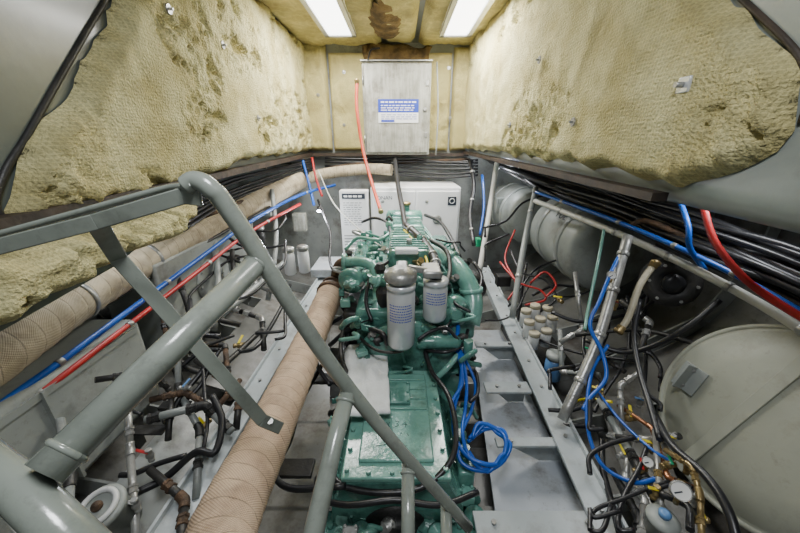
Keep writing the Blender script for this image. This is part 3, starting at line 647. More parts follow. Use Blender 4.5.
# ---------------------------------------------------------------- ladder
Lr=thing('ladder',P(468,525,.9),'grey green tubular steel ladder descending in the foreground','ladder')
MB().tube(smooth(PP([(186,186,.50),(196,181,.50),(212,190,.50),(240,226,.53),(350,390,.70),(468,527,.92)]),8),.0155,18).build('stringer','ladder',Lr)
MB().tube(PP([(-60,425,.36),(28,496,.32),(140,605,.29)]),.0195,28).build('stringer','ladder',Lr)
MB().tube(PP([(262,258,.57),(44,474,.32)]),.0195,24).build('rung','ladder',Lr)
MB().tube(PP([(348,392,.70),(335,440,.64),(305,570,.50)]),.0175,20).build('rung','ladder',Lr)
MB().tube(PP([(408,464,.81),(408,570,.68)]),.016,18).build('rung','ladder',Lr)
MB().tube(PP([(446,506,.89),(447,580,.78)]),.0155,18).build('rung','ladder',Lr)
def flat(pts,w,h,name,up=None):
    m=MB(); pts=PP(pts)
    for a,b in zip(pts[:-1],pts[1:]): m.bar(a,b+(b-a).normalized()*.002,w,h,up or (CAM-(a+b)/2).normalized(),.002)
    return m.build(name,'ladder',Lr)
flat([(-30,254,.52),(95,222,.52),(183,196,.51),(200,198,.505)],.006,.026,'top_rail',V(0,0,1))
flat([(96,222,.54),(118,258,.64),(190,338,.70),(262,420,.80)],.030,.010,'brace_bar')
flat([(262,420,.80),(280,428,.86)],.030,.010,'brace_foot')
MB().cyl(P(270,423,.83),P(270,421,.815),.008,n=6).build('bolt','steel',Lr)
MB().tube(smooth(PP([(-30,242,.56),(80,212,.55),(160,190,.53),(186,186,.50)])),.006,12).build('hand_rail','ladder',Lr)
def bead(c,ax,r,R): return MB().torus(c,ax,R,r,28,8)
for p,q_,R in ((P(262,258,.57),P(44,474,.32),.018),(P(348,392,.70),P(335,440,.64),.017),(P(408,464,.81),P(408,570,.68),.0155)):
    d=(q_-p).normalized(); bead(p+d*.02,d,.004,R).build('weld','ladder',Lr)
d=(P(262,258,.57)-P(44,474,.32)).normalized(); bead(P(44,474,.32)+d*.022,d,.0035,.019).build('weld','ladder',Lr)

# ---------------------------------------------------------------- left side
t=thing('steel_tank',(-1.5,1.1,.5),'large grey rectangular steel tank at the left below the lagged pipe','tank')
m=MB(); m.b2(-1.72,-1.36,.62,1.46,.56,1.06,.03); m.build('shell','greytank',t)
MB().b2(-1.365,-1.35,.66,1.42,1.0,1.03).build('stiffener','greytank',t)
MB().b2(-1.365,-1.34,.95,.962,.58,1.03).build('stiffener','greytank',t)
t=thing('steel_tank',(-1.5,2.3,.7),'pale steel tank with round hatch farther along the left side','tank')
m=MB(); m.b2(-1.78,-1.42,1.72,2.9,.58,1.25,.02); m.build('shell','greytank',t)
h_=MB().lathe((-1.42,2.2,.95),(1,0,0),[(.16,0),(.16,.015),(.12,.02)],28).build('hatch','hull',t)
for i in range(8):
    a=2*pi*i/8; MB().cyl((-1.405,2.2+.14*cos(a),.95+.14*sin(a)),(-1.39,2.2+.14*cos(a),.95+.14*sin(a)),.01,n=6).build('bolt','steel',h_)
m=MB(); m.prism([(-1.24,.35,.50),(-.92,.35,.36),(-.92,1.5,.36),(-1.24,1.5,.50)],(0,0,.02)); one('bilge_plate',m,'hull','narrow sloping plate in the left bilge near the ladder','plate')
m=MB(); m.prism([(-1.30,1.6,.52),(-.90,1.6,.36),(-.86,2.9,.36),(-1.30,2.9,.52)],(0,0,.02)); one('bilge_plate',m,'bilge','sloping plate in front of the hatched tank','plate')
for nm,pts,r,mm,lab,cl in (
 ('hose',[(-40,440,1.0),(0,405,1.12),(60,362,1.3),(130,310,1.6),(200,258,2.1),(250,222,2.6),(300,195,3.2),(335,185,3.6)],.014,'blue','blue hose running beneath the pale lagged pipe on the left side',5),
 ('hose',[(-40,462,.98),(0,420,1.1),(60,378,1.28),(130,324,1.58),(200,270,2.05),(250,232,2.55),(300,204,3.1)],.013,'red','red hose running beside the blue one on the left side',5),
 ('pipe',[(-30,392,1.2),(60,333,1.45),(140,283,1.8),(210,240,2.4),(270,207,3.0)],.012,'dark','thin dark pipe between the lagged pipe and the blue hose',4),
 ('hose',[(138,492,1.25),(165,478,1.3),(196,452,1.35),(215,452,1.35),(222,420,1.45),(212,395,1.5)],.015,'black','black hose looping in the left bilge',0),
 ('pipe',[(-10,492,.55),(10,512,.55),(45,560,.52)],.010,'pvc','short white pipe in the bottom left corner',0),
 ('pipe',[(165,352,1.75),(210,372,1.75),(262,330,2.1)],.016,'dark','dark bent pipe crossing above the left bilge',0),
 ('pipe',[(195,330,1.9),(240,300,2.2),(285,262,2.7)],.024,'greypipe','grey pipe running forward behind the left bearer',2),
 ('pipe',[(213,235,2.5),(218,280,2.3),(214,330,2.1)],.022,'greypipe','upright grey pipe crossing behind the ladder rung',0),
 ('pipe',[(272,190,3.0),(276,240,2.75),(268,300,2.5)],.02,'greypipe','upright grey pipe left of the white filter canisters',0),
 ('hose',[(318,200,3.2),(330,232,3.0),(330,262,2.8),(342,284,2.4)],.012,'black','black hose dropping beside the breaker panel',0),
 ('hose',[(312,158,3.5),(316,178,3.4),(322,196,3.3)],.012,'red','short red hose at the far left corner under the casing',0),
 ('hose',[(302,158,3.5),(308,180,3.4),(314,205,3.3)],.014,'blue','short blue hose at the far left corner under the casing',0),
 ('hose',[(318,170,3.3),(335,205,3.1),(372,240,2.7),(392,250,2.4)],.006,'pvc','thin pale cable drooping from far left to the engine',0),
 ('hose',[(290,285,2.5),(280,310,2.3),(258,345,2.05),(238,352,1.9)],.014,'black','black hose sagging behind the lagged exhaust pipe',0),
 ('hose',[(325,360,1.95),(302,400,1.7),(290,440,1.5),(275,470,1.35),(290,488,1.25),(345,486,1.2)],.013,'black','black hose coiling from the bearer under the gearbox',0),
 ('hose',[(345,410,1.55),(330,440,1.4),(334,478,1.25),(370,492,1.2),(420,488,1.2),(450,462,1.25),(456,430,1.35),(448,395,1.5),(432,372,1.65),(425,352,1.75)],.012,'black','thick black hose looping round the gearbox top',0),
 ('hose',[(318,500,1.2),(350,505,1.15),(395,500,1.15),(440,505,1.15),(478,492,1.2)],.011,'black','black hose running across the foot of the gearbox',0),
 ('hose',[(388,345,1.7),(380,332,1.7),(352,328,1.85),(330,345,2.0)],.014,'black','black hose crossing in front of the white pad',0),
 ('hose',[(395,160,3.6),(398,185,3.2),(403,212,2.8),(406,232,2.5)],.024,'black','thick black duct dropping onto the engine top',0) ,
 ('hose',[(405,225,2.45),(422,240,2.2),(434,258,1.95),(436,268,1.8)],.028,'black','ribbed black intake hose curving to the small filter',4),
 ('hose',[(404,230,2.4),(418,246,2.15),(426,258,1.95),(428,270,1.8)],.008,'yellow','thin yellow tube following the intake hose',0),
 ('hose',[(430,240,2.3),(446,250,2.1),(450,270,1.95),(446,285,1.8)],.014,'dark','dark ribbed conduit over the engine right side',0),
 ('hose',[(330,385,1.75),(316,360,1.9),(325,330,2.0),(345,315,2.0)],.012,'black','short black hose rising left of the white pad',0),
 ('hose',[(372,322,1.8),(366,300,1.85),(372,275,1.95),(388,262,2.0),(400,255,2.1)],.011,'black','black fuel hose left of the large oil filter',0),
 ('hose',[(410,345,1.6),(398,352,1.62),(376,350,1.65),(360,338,1.8)],.008,'dark','braided hose below the large oil filter',0),
 ('hose',[(480,320,1.9),(476,300,1.95),(482,278,2.1),(474,262,2.2)],.012,'black','black hose along the right edge of the engine',0),
 ('hose',[(345,250,2.5),(358,238,2.5),(378,240,2.4),(392,232,2.5)],.014,'engine2','green coolant pipe crossing the far left of the engine',0),
 ('hose',[(338,300,2.1),(350,322,1.95),(346,345,1.85)],.013,'black','black hose under the exhaust flange',0),
 ('hose',[(362,222,2.8),(375,218,2.7),(388,224,2.6),(392,245,2.3)],.012,'black','black hose arching over the far left of the engine top',0),
 ('hose',[(425,215,2.9),(440,222,2.7),(452,240,2.4),(460,258,2.2)],.014,'black','black hose arching over the far right of the engine top',0),
 ('hose',[(418,340,1.68),(430,332,1.7),(446,328,1.72),(458,340,1.72)],.010,'black','black hose arching under the smaller filter',0),
):
    hose(nm,pts,r,mm,lab,nm,clamps=cl or 0)
random.seed(3)
for i in range(4):
    j=lambda s: random.uniform(-s,s); dx=(0,6,12,3)[i]; 
    hose('coolant_hose',[(452+j(3),335+j(3),1.85),(458+dx*.3+j(2),354,1.75),(462+dx*.8+j(4),380+j(4),1.65),(456+dx*.9+j(5),408+j(4),1.55),(453+dx+j(4),432+j(4),1.45),(462+dx*.8+j(3),456+j(5),1.36),(484+j(4),467+j(6),1.33),(503+j(3),460+j(5),1.36),(510+j(4),446+j(4),1.4),(500+j(4),430+j(4),1.46),(482+j(4),428+j(5),1.48),(470+j(3),440+j(4),1.45)],.0085+j(.001),'blue','bright blue coolant hose in the bundle looping right of the gearbox','hose','blue hose bundle by the gearbox')
hose('coolant_hose',[(452,305,1.9),(458,325,1.85),(455,345,1.75)],.012,'blue','short blue hose at the right face of the engine','hose')
hose('cable',[(425,350,1.75),(446,352,1.7),(462,345,1.75),(468,330,1.85)],.01,'black','black cable over the oil cooler','cable')
hose('cable',[(470,372,1.7),(476,372,1.7),(478,392,1.6),(470,402,1.55)],.009,'black','short black cable loop beside the blue hoses','cable')
for pts,r,mm,lab,fit,un in (
 ([(128,405,1.35),(130,450,1.28),(137,545,1.05)],.013,'steel','vertical galvanised pipe in front of the left steel tank','steel',1),
 ([(150,400,1.5),(185,392,1.55),(215,410,1.55),(240,380,1.75)],.014,'rust','rusty bent pipe behind the ladder brace','rust',1),
 ([(178,318,1.8),(178,390,1.6),(200,430,1.45),(196,500,1.25)],.015,'greypipe','grey cranked pipe left of the left bearer','dark',1),
 ([(160,300,2.0),(168,345,1.85),(225,345,1.85),(230,400,1.65)],.014,'rust','rusty stepped pipe between the two left tanks','dark',1),
 ([(232,250,2.5),(236,310,2.25),(262,318,2.2),(264,350,2.05)],.018,'dark','dark stepped pipe below the red hose','steel',1),
 ([(250,215,2.9),(255,285,2.55),(285,296,2.5)],.018,'steel','steel pipe right of the far left tank','steel',1),
 ([(196,360,1.7),(240,392,1.6),(236,430,1.5)],.016,'dark','thick dark pipe diving beside the left bearer','rust',1),
 ([(60,420,1.25),(70,480,1.1),(64,545,.95)],.015,'greypipe','grey pipe standing at the far left of the bilge','dark',1),
 ([(95,380,1.35),(150,372,1.5),(172,392,1.55),(168,440,1.4)],.013,'dark','dark pipe bracketed on the face of the left steel tank','dark',1),
 ([(145,420,1.42),(205,405,1.5),(232,432,1.45)],.018,'greypipe','fat grey pipe lying low in the left bilge','dark',2),
 ([(175,270,2.1),(190,312,1.95),(240,325,2.0)],.016,'dark','dark pipe dropping from beneath the red hose','dark',1),
 ([(150,470,1.3),(185,500,1.22),(178,560,1.05)],.016,'dark','dark pipe at the foot of the left bearer','rust',1),
): plumb(pts,r,mm,lab,fit,unions=un)
random.seed(11)
def tangle(n,x0,x1,y0,y1,dfun,mats,rr,name,lab,grp,L_=60):
    for i in range(n):
        x=random.uniform(x0,x1); y=random.uniform(y0,y1); pts=[]; a=random.choice((0,pi))+random.uniform(-1.3,.3); D0=dfun(x,y)*random.uniform(.95,1.02)
        for j in range(random.randint(4,6)):
            pts.append((x,y,D0+(dfun(x,y)-D0)*.8)); a+=random.uniform(-.6,.6); x=min(max(x+cos(a)*L_*.4,x0-10),x1+10); y=min(max(y+sin(a)*L_*.4,y0-10),y1+10)
        hose(name,pts,random.uniform(*rr),mats[0],lab,'cable',grp,n=8,k=5)
dl=lambda x,y: 3.0-(y-210)*.0095+(x-300)*.001
tangle(12,200,275,225,340,dl,['black'],(.008,.014),'cable','black cable in the tangle beyond the left bearer','tangled black cables beyond the left bearer',65)
tangle(6,130,210,360,480,lambda x,y:1.75-(y-360)*.0042,['black'],(.008,.013),'cable','black cable in the tangle in the near left bilge','tangled black cables in the near left bilge',70)
for i in range(7):
    hose('conduit',[(165+i*3,206+i*4,1.9),(225,178+i*4.5+random.uniform(-2,2),2.6),(270,166+i*3.4+random.uniform(-2,2),3.1),(312,158+i*2.5,3.6)],.012,'black','black cable in the bundle under the left casing edge','cable','black cables under the left casing')
for i in range(6):
    hose('conduit',[(325,158+i*4,3.85),(365,157+i*3+random.uniform(-2,3),3.85),(410,158+i*3.5,3.85),(445,160+i*3+random.uniform(-3,3),3.8),(478,160+i*3,3.7)],.013,'black','black cable crossing the far bulkhead under the casing','cable','black cables along the far bulkhead')
def canister(px,py,y,r,h,mm,lab,cap='white',name='filter_canister',cat='canister',group=None):
    a=PY(px,py,y); t=thing(name,a,lab,cat,group)
    MB().lathe(a,(0,0,1),[(r*.8,0),(r,.01),(r,h*.8),(r*.95,h*.82),(r*.95,h),(r*.8,h)],24).build('body',mm,t)
    MB().lathe(a,(0,0,1),[(r*.85,h),(r*1.05,h+.005),(r*1.05,h+.035),(r*.6,h+.045)],24).build('cap',cap,t)
    return t
canister(291,274,2.45,.046,.19,'label_white','white filter canister, left of the pair at the far left','steel')
canister(305,272,2.5,.046,.19,'label_white','white filter canister, right of the pair at the far left','steel')
canister(352,268,2.5,.05,.14,'black','small black canister behind the left engine manifold','steel')
canister(262,246,3.0,.045,.16,'dark','dark canister hanging above the far left tank','steel')
canister(238,282,2.35,.045,.18,'greytank','grey filter canister beside the upright grey left pipe','dark')
for px,py,y,sx,sz,mm,lab in ((262,205,3.3,.18,.22,'greytank','grey junction box on the far left hull'),(238,215,2.9,.12,.15,'dark','dark relay box on the far left hull'),(300,222,3.5,.14,.2,'boxwhite','aged white box left of the breaker panel')):
    a=PY(px,py,y); t=thing('switch_box',a,lab,'box'); MB().box(a,(sx,.08,sz),None,.006).build('body',mm,t); MB().box(a+V(0,-.043,0),(sx*.8,.006,sz*.8),None,.002).build('cover',mm,t)
t=thing('breaker_panel',(-.5,3.5,1.0),'white box with dark header label and vents left of the generator enclosure','panel')
MB().b2(-.65,-.345,3.46,3.6,.72,1.44,.01).build('body','label_white',t)
f=MB().b2(-.62,-.375,3.452,3.46,1.355,1.41).build('header_label','ink',t)
lines((1.372,),(.02,),-.60,-.40,3.452,'lettering','label_white',f,.03,.06)
f=MB().b2(-.62,-.375,3.453,3.46,1.02,1.34).build('printed_sheet','label_white',t)
lines([1.31-.024*i for i in range(11)],[.005]*11,-.61,-.41,3.453,'lettering','ink',f,.015,.05)
for i in range(6): MB().b2(-.62,-.375,3.453,3.462,.77+.035*i,.78+.035*i).build('vent_slot','greypipe',t)
t=thing('steel_shelf',(-.6,3.2,.7),'small pale shelf below the breaker panel','shelf'); MB().b2(-.9,-.36,3.0,3.4,.70,.72).build('board','plate',t); MB().b2(-.9,-.36,2.99,3.01,.64,.72).build('edge','plate',t)
t=thing('generator_enclosure',(.17,3.8,.6),'large white generator enclosure standing at the far bulkhead','generator')
MB().b2(-.32,.66,3.52,4.12,.6,1.47,.015).build('housing','label_white',t)
for x0,x1 in ((-.3,.16),(.18,.64)):
    d=MB().b2(x0,x1,3.505,3.522,.64,1.43,.008).build('door_panel','label_white',t)
    for zz in (.75,1.32): MB().lathe(((x0+x1)/2-.12,3.505,zz),(0,-1,0),[(.018,0),(.018,.008),(.01,.012)],14).build('latch','greypipe',d)
b_=MB().b2(.52,.61,3.498,3.506,1.28,1.37).build('square_emblem','ink',t); MB().torus((.565,3.497,1.325),(0,1,0),.026,.004,20,6).build('emblem_ring','label_white',b_)
MB().lathe((.41,3.505,1.12),(0,-1,0),[(.05,0),(.05,.01),(.03,.012)],24).build('exhaust_port','greypipe',t)
text('ONAN',.055,(-.25,3.5035,1.34),(1,0,0),(0,0,1),'ink',t)

# ---------------------------------------------------------------- valves
def valve(p,ax,s,hm,lab,body='brass',hd=None):
    ax=Vector(ax).normalized()
    up=hd or (V(0,-.4,1)).normalized(); t=thing('ball_valve',p,lab,'valve')
    MB().lathe(p,ax,[(s*.5,-s*1.6),(s*.62,-s*1.55),(s*.62,-s),(s*.45,-s*.95),(s*.75,-s*.4),(s*.8,0),(s*.75,s*.4),(s*.45,s*.95),(s*.62,s),(s*.62,s*1.55),(s*.5,s*1.6)],12).build('body',body,t)
    MB().cyl(p,p+up*s*1.2,s*.22).build('stem','steel',t)
    sd=up.cross(ax)
    if sd.length<.1: sd=V(1,0,0)
    sd.normalize(); q=p+up*s*1.2
    MB().bar(q-sd*s*.3,q+(sd+ax*.4).normalized()*s*2.3,s*.55,s*.22,up,.001).build('lever',hm,t)
    return t
VL=[((150,455,1.35),(0,0,1),.02,'red','red-levered valve in the left bilge by the black hose','steel'),
 ((205,425,1.5),(.3,1,0),.020,'yellow','yellow-levered brass valve left of the left bearer','brass'),
 ((136,505,1.1),(0,0,1),.018,'steel','steel-levered valve low on the galvanised left pipe','steel'),
 ((240,345,2.0),(1,.3,0),.024,'yellow','yellow-levered valve behind the ladder brace','brass'),
 ((222,300,2.2),(0,0,1),.024,'red','red-levered valve on the upright grey left pipe','brass'),
 ((255,262,2.5),(0,0,1),.026,'steel','steel-levered valve near the left filter canisters','steel'),
 ((185,388,1.55),(1,0,0),.018,'blue2','pale-blue-levered valve on the rusty left pipe','steel'),
 ((600,392,1.6),(0,1,.4),.020,'yellow','yellow-levered valve below the right angled pipe','brass'),
 ((628,418,1.45),(1,0,0),.022,'yellow','yellow-levered valve on the right bilge manifold','brass'),
 ((640,402,1.5),(0,0,1),.018,'blue2','pale-blue-levered valve on the right bilge manifold','steel'),
 ((655,492,1.1),(0,0,1),.018,'yellow','yellow-levered valve left of the pressure gauge at lower right','brass'),
 ((668,465,1.15),(1,.2,0),.018,'greenp','green-levered valve above the pressure gauge at lower right','brass'),
 ((695,500,1.05),(0,0,1),.016,'steel','steel-levered valve right of the pressure gauge at lower right','steel'),
 ((700,520,1.0),(1,0,0),.016,'yellow','yellow-levered valve in the bottom right corner','brass'),
 ((615,305,1.75),(0,0,1),.020,'red','red-levered valve high on the right angled pipe','brass'),
 ((560,300,2.2),(0,1,0),.022,'yellow','yellow-levered valve behind the white jars','brass'),
 ((648,445,1.3),(0,1,.2),.020,'yellow','yellow-levered valve on the copper pipe','brass'),
 ((688,468,1.12),(0,0,1),.016,'yellow','yellow-levered valve just above the pressure gauge','brass'),
 ((612,440,1.42),(0,0,1),.018,'steel','steel-levered valve low on the long grey right pipe','steel'),
 ((590,352,1.75),(0,0,1),.018,'greenp','green-levered valve on the thin green pipe foot','brass'),
 ((640,470,1.22),(1,0,.3),.016,'red','red-levered valve between the copper and grey right pipes','brass'),
 ((672,440,1.2),(0,0,1),.015,'yellow','yellow-levered valve nearest the rim of the big drum tank','steel'),
 ((622,455,1.33),(1,.4,0),.016,'yellow','yellow-levered valve on the steel run left of the strainer','steel')]
for p,ax,s,hm,lab,b in VL: valve(P(*p),ax,s,hm,lab,b)
p=P(103,510,1.05); t=thing('round_strainer',p,'white round strainer lid in the bottom left bilge','strainer')
MB().lathe(p,(0,-.3,1),[(.06,-.12),(.06,0),(.07,.005),(.07,.02),(.06,.025)],28).build('bowl','greytank',t); MB().torus(p+V(0,-.01,.03),(0,-.3,1),.05,.009).build('ring','white',t); MB().ball(p+V(0,-.01,.035),.016).build('knob','rust',t)
for px,py,d,lab in ((175,405,1.6,'dark angle bracket behind the lower left pipes'),(188,368,1.75,'second dark angle bracket above the lower left pipes'),(240,290,2.3,'dark angle bracket above the far left bilge'),(150,430,1.45,'dark angle bracket by the red-levered left valve')):
    a=P(px,py,d); t=thing('angle_bracket',a,lab,'bracket'); MB().box(a,(.14,.05,.008)).build('flange','dark',t); MB().box(a+V(-.066,0,-.05),(.008,.05,.1)).build('web','dark',t)

# ---------------------------------------------------------------- right side
def drum(c0,c1,R,mm,lab,straps,name='fuel_tank'):
    d=(c1-c0).normalized(); Ln=(c1-c0).length; t=thing(name,(c0+c1)/2-V(0,0,R),lab,'tank')
    MB().lathe(c0,d,[(R*.35,-.05),(R*.7,-.035),(R*.92,-.012),(R,.02),(R,Ln-.02),(R*.92,Ln+.012),(R*.7,Ln+.035),(R*.35,Ln+.05)],48).build('shell',mm,t)
    for s in straps:
        MB().lathe(c0+d*(Ln*s),d,[(R+.002,-.03),(R+.010,-.028),(R+.010,.028),(R+.002,.03)],48).build('strap','hull',t)
    return t
# big drum, its flat end facing inboard and up
c=V(1.36,.90,.93); nz=V(-.86,-.12,.36).normalized(); R_=.385
T1=thing('fuel_tank',c+V(.2,0,-.4),'big cream grey drum tank with rim and diagonal strap at the lower right','tank')
MB().lathe(c-nz*.42,nz,[(R_*.9,0),(R_*.97,.01),(R_,.03),(R_,.375),(R_*.985,.395),(R_*.95,.405),(R_*.93,.400),(R_*.92,.408),(R_*.6,.424),(R_*.2,.43)],64).build('shell','tank',T1)
MB().torus(c-nz*.022,nz,R_*.975,.012,64,8).build('rim','tank',T1)
MB().torus(c-nz*.20,nz,R_*1.0,.010,64,8).build('hoop','greytank',T1)
u,v=perp(nz)
up_=(V(0,0,1)-nz*nz.z).normalized(); sd_=nz.cross(up_).normalized()
f0=c+nz*.018
MB().bar(f0+up_*.36+sd_*.02,f0-up_*.36+sd_*.10,.045,.010,nz,.002).build('strap','tank',T1)
q=f0+sd_*(.27 if (sd_.y>0) else -.27)-up_*.02
MB().bar(q-up_*.06,q+up_*.06,.10,.008,nz,.002).build('bracket','greytank',T1); MB().bar(q-up_*.06+nz*.03,q+up_*.06+nz*.03,.008,.06,nz,.002).build('bracket','greytank',T1)
for s_ in (-.04,.04): MB().cyl(q+up_*s_,q+up_*s_+nz*.02,.009,n=6).build('bolt','steel',T1)
MB().lathe(f0+up_*.18-sd_*.05,nz,[(.035,-.01),(.035,.012),(.02,.018),(.02,.03)],8).build('drain_plug','brass',T1)
T2=drum(V(1.60,2.30,1.14),V(1.60,3.05,1.14),.335,'greytank','grey cylindrical tank with straps behind the right posts',(.25,.75))
T3=drum(V(1.36,3.2,1.2),V(1.36,3.95,1.2),.28,'greytank','farthest grey cylindrical tank on the right side',(.3,.8))
al=radians(34); nn=V(-cos(al),0,sin(al)); text('FUEL',.10,V(1.60,2.70,1.14)+nn*.337,(0,-1,0),(sin(al),0,cos(al)),'ink',T2)
c=P(672,283,1.65); t=thing('blower',c,'plain dark round blower cover on the right side above the big tank','fan')
ax=V(-.5,-1,.2).normalized(); u,v=perp(ax)
MB().lathe(c,ax,[(.12,-.12),(.125,-.06),(.125,.0),(.11,.015),(.06,.02),(.055,.01)],36).build('housing','dark',t)
MB().lathe(c,ax,[(.05,.008),(.05,.03),(.02,.036)],20).build('hub','black',t)
for i in range(6):
    a=2*pi*i/6; q=c+(u*cos(a)+v*sin(a))*.1+ax*.012; MB().cyl(q,q+ax*.012,.008,n=6).build('bolt','steel',t)
MB().tube(smooth([c-ax*.1,c-ax*.22+V(.05,0,-.05),c+V(.25,.1,-.1)]),.06,14).build('duct','black',t)
random.seed(5)
for i in range(18):
    w_=lambda s: random.uniform(-s,s); cc=i%9
    r_=random.choice((.009,.012,.015,.018)) 
    hose('conduit',[(484+i*1.5,158+cc*.9,3.55),(540+w_(3),171+cc*2.4+w_(2),2.85+w_(.08)),(575+w_(3),180+cc*3.0+w_(2),2.5+w_(.08)),(620+w_(4),193+cc*3.6+w_(3),2.12+w_(.05)),(690+w_(4),216+cc*4.6+w_(3),1.70+w_(.04)),(780+w_(5),246+cc*6+w_(4),1.36+w_(.03)),(860,276+cc*7.5,1.12)],r_,'black','black cable in the bundle running under the right casing edge','cable','black cables under the right casing')
hose('pipe',[(535,201,2.62),(590,222,2.1),(640,243,1.78),(700,272,1.5),(760,304,1.30),(860,366,1.03)],.019,'pvc','white pipe running along the right side beside the blue hose','pipe',clamps=5)
hose('hose',[(536,192,2.6),(592,212,2.08),(645,233,1.75),(705,260,1.47),(765,291,1.26),(860,348,1.0)],.012,'blue','long blue hose above the white pipe along the right side','hose',clamps=5)
hose('hose',[(668,160,1.65),(678,195,1.6),(688,225,1.5),(690,248,1.5),(705,270,1.52)],.012,'blue','short blue hose dropping from the right casing','hose')
hose('hose',[(692,160,1.45),(702,200,1.42),(714,240,1.36),(742,276,1.26),(778,303,1.17),(860,352,.98)],.014,'red','thick red hose curving down at the right edge','hose')
hose('pipe',[(630,225,1.95),(650,222,1.85),(715,250,1.6),(860,312,1.2)],.016,'rust','rusty pipe among the black cables at right','pipe')
hose('pipe',[(600,205,2.3),(700,240,1.75),(860,300,1.25)],.014,'greypipe','grey conduit among the black cables at right','pipe',clamps=3)
hose('pipe',[(497,163,3.3),(489,215,3.15),(479,275,3.0)],.026,'pvc','pale upright post at the far right end of the engine','post')
hose('pipe',[(536,188,2.7),(525,240,2.5),(512,318,2.3)],.022,'greypipe','grey upright pipe in front of the far tanks','pipe',clamps=2)
hose('pipe',[(628,236,1.7),(613,290,1.66),(596,345,1.60),(562,420,1.53)],.024,'steel','thick metal pipe slanting down in front of the right tanks','pipe',clamps=4)
hose('pipe',[(656,262,1.62),(640,285,1.62),(628,318,1.62),(618,332,1.62)],.016,'cream','cream elbow pipe beside the black blower','pipe',ends='brass')
hose('pipe',[(605,225,2.0),(598,262,1.9),(588,310,1.85),(585,330,1.8)],.009,'engine2','thin green pipe left of the thick slanting pipe','pipe')
hose('hose',[(625,245,1.72),(612,270,1.66),(600,300,1.62),(590,325,1.6),(602,352,1.55),(606,378,1.5),(590,398,1.48),(583,410,1.46)],.009,'blue','blue hose snaking round the thick slanting pipe','hose')
hose('hose',[(608,345,1.6),(592,372,1.56),(587,420,1.42),(600,462,1.3),(632,482,1.2),(660,478,1.15)],.008,'blue','blue hose falling into the right bilge','hose')
hose('hose',[(598,392,1.55),(620,420,1.4),(650,448,1.25),(672,462,1.15)],.006,'blue','thin blue tube crossing to the right bilge valves','hose')
hose('hose',[(585,340,1.8),(622,352,1.7),(655,345,1.6),(690,325,1.5),(720,300,1.45)],.013,'black','black hose passing below the blower','hose')
hose('hose',[(575,335,1.9),(640,330,1.75),(700,345,1.5)],.012,'dark','dark hose behind the blower','hose')
hose('hose',[(640,300,1.65),(634,335,1.58),(640,372,1.45),(650,405,1.32),(660,440,1.2)],.012,'black','black hose down the face of the big tank','hose')
hose('hose',[(560,425,1.6),(598,430,1.5),(603,470,1.35),(620,533,1.1)],.013,'black','black hose along the outside of the right bearer','hose')
hose('hose',[(655,415,1.3),(672,445,1.15),(705,475,1.02),(728,510,.93),(742,560,.86)],.013,'black','black hose curving beneath the big tank','hose')
hose('hose',[(545,420,1.9),(580,400,1.75),(612,402,1.6)],.007,'yellow','thin yellow tube beside the right bearer','hose')
for nm,pts,mm,lab in ((0,[(500,262,2.7),(518,282,2.5),(540,290,2.4),(545,300,2.35),(525,305,2.35)],'red','red battery cable curling near the white jars'),(0,[(510,250,2.7),(522,272,2.5),(545,280,2.4),(556,298,2.3),(540,312,2.3)],'black','black battery cable curling near the white jars'),
  (0,[(515,230,2.8),(505,258,2.7),(516,284,2.5),(508,300,2.4)],'red','red battery cable by the far upright pipe'),(0,[(540,340,2.2),(575,352,1.95),(640,362,1.65)],'black','black cable crossing behind the blue filter'),
  (0,[(530,283,2.4),(545,272,2.4),(556,285,2.35),(546,297,2.3)],'red','small red cable loop above the white jars')):
    hose('cable',pts,.008,mm,lab,'cable')
hose('hose',[(470,160,3.7),(474,185,3.5),(470,215,3.4),(474,245,3.2)],.022,'black','black cable trunk dropping at the far right of the generator','cable',clamps=3)
hose('hose',[(482,175,3.4),(484,205,3.25),(480,235,3.1)],.012,'blue','blue hose dropping beside the far right post','hose')
for pts,r,mm,lab,fit,un in (
 ([(600,400,1.6),(640,470,1.25),(690,560,1.0)],.017,'greypipe','long grey pipe lying in the right bilge','dark',2),
 ([(618,405,1.5),(652,428,1.35),(668,478,1.15),(700,490,1.08)],.009,'copper','copper pipe joining the right bilge valves','brass',1),
 ([(655,430,1.3),(662,520,1.05),(672,560,.98)],.011,'steel','steel upright pipe below the right bilge valves','brass',1),
 ([(640,372,1.5),(620,385,1.52),(622,430,1.42)],.012,'steel','steel branch pipe at the left edge of the big tank','steel',1),
 ([(560,330,2.1),(562,372,1.95),(600,375,1.8)],.015,'greypipe','grey stepped pipe behind the blue canister','steel',1),
 ([(620,300,1.85),(650,322,1.75),(640,350,1.65)],.015,'dark','dark cranked pipe left of the blower','steel',1),
 ([(575,272,2.1),(582,330,2.0),(560,342,2.0)],.014,'steel','steel pipe under the grey strapped tank','steel',1),
 ([(665,450,1.15),(692,466,1.06),(700,495,1.0),(702,545,.92)],.009,'brass','brass pipe run under the big tank','brass',1),
 ([(630,440,1.38),(625,480,1.25),(645,500,1.15),(640,560,1.0)],.012,'steel','steel pipe run left of the grey blue strainer','steel',1),
 ([(600,435,1.45),(650,440,1.3),(680,436,1.2)],.012,'dark','dark cross pipe behind the right bilge valves','steel',2),
 ([(612,470,1.32),(640,520,1.12),(632,560,1.02)],.014,'dark','dark pipe beside the outside of the right bearer','dark',1),
 ([(570,372,1.95),(600,355,1.85),(625,372,1.72)],.013,'dark','dark cranked pipe under the slanting pipe','dark',1),
): plumb(pts,r,mm,lab,fit,unions=un)
random.seed(21)
dr=lambda x,y: 2.15-(y-300)*.0052-(x-560)*.0012
tangle(13,560,650,290,400,dr,['black'],(.008,.013),'cable','black cable in the tangle behind the slanting pipe','tangled black cables behind the slanting pipe',65)
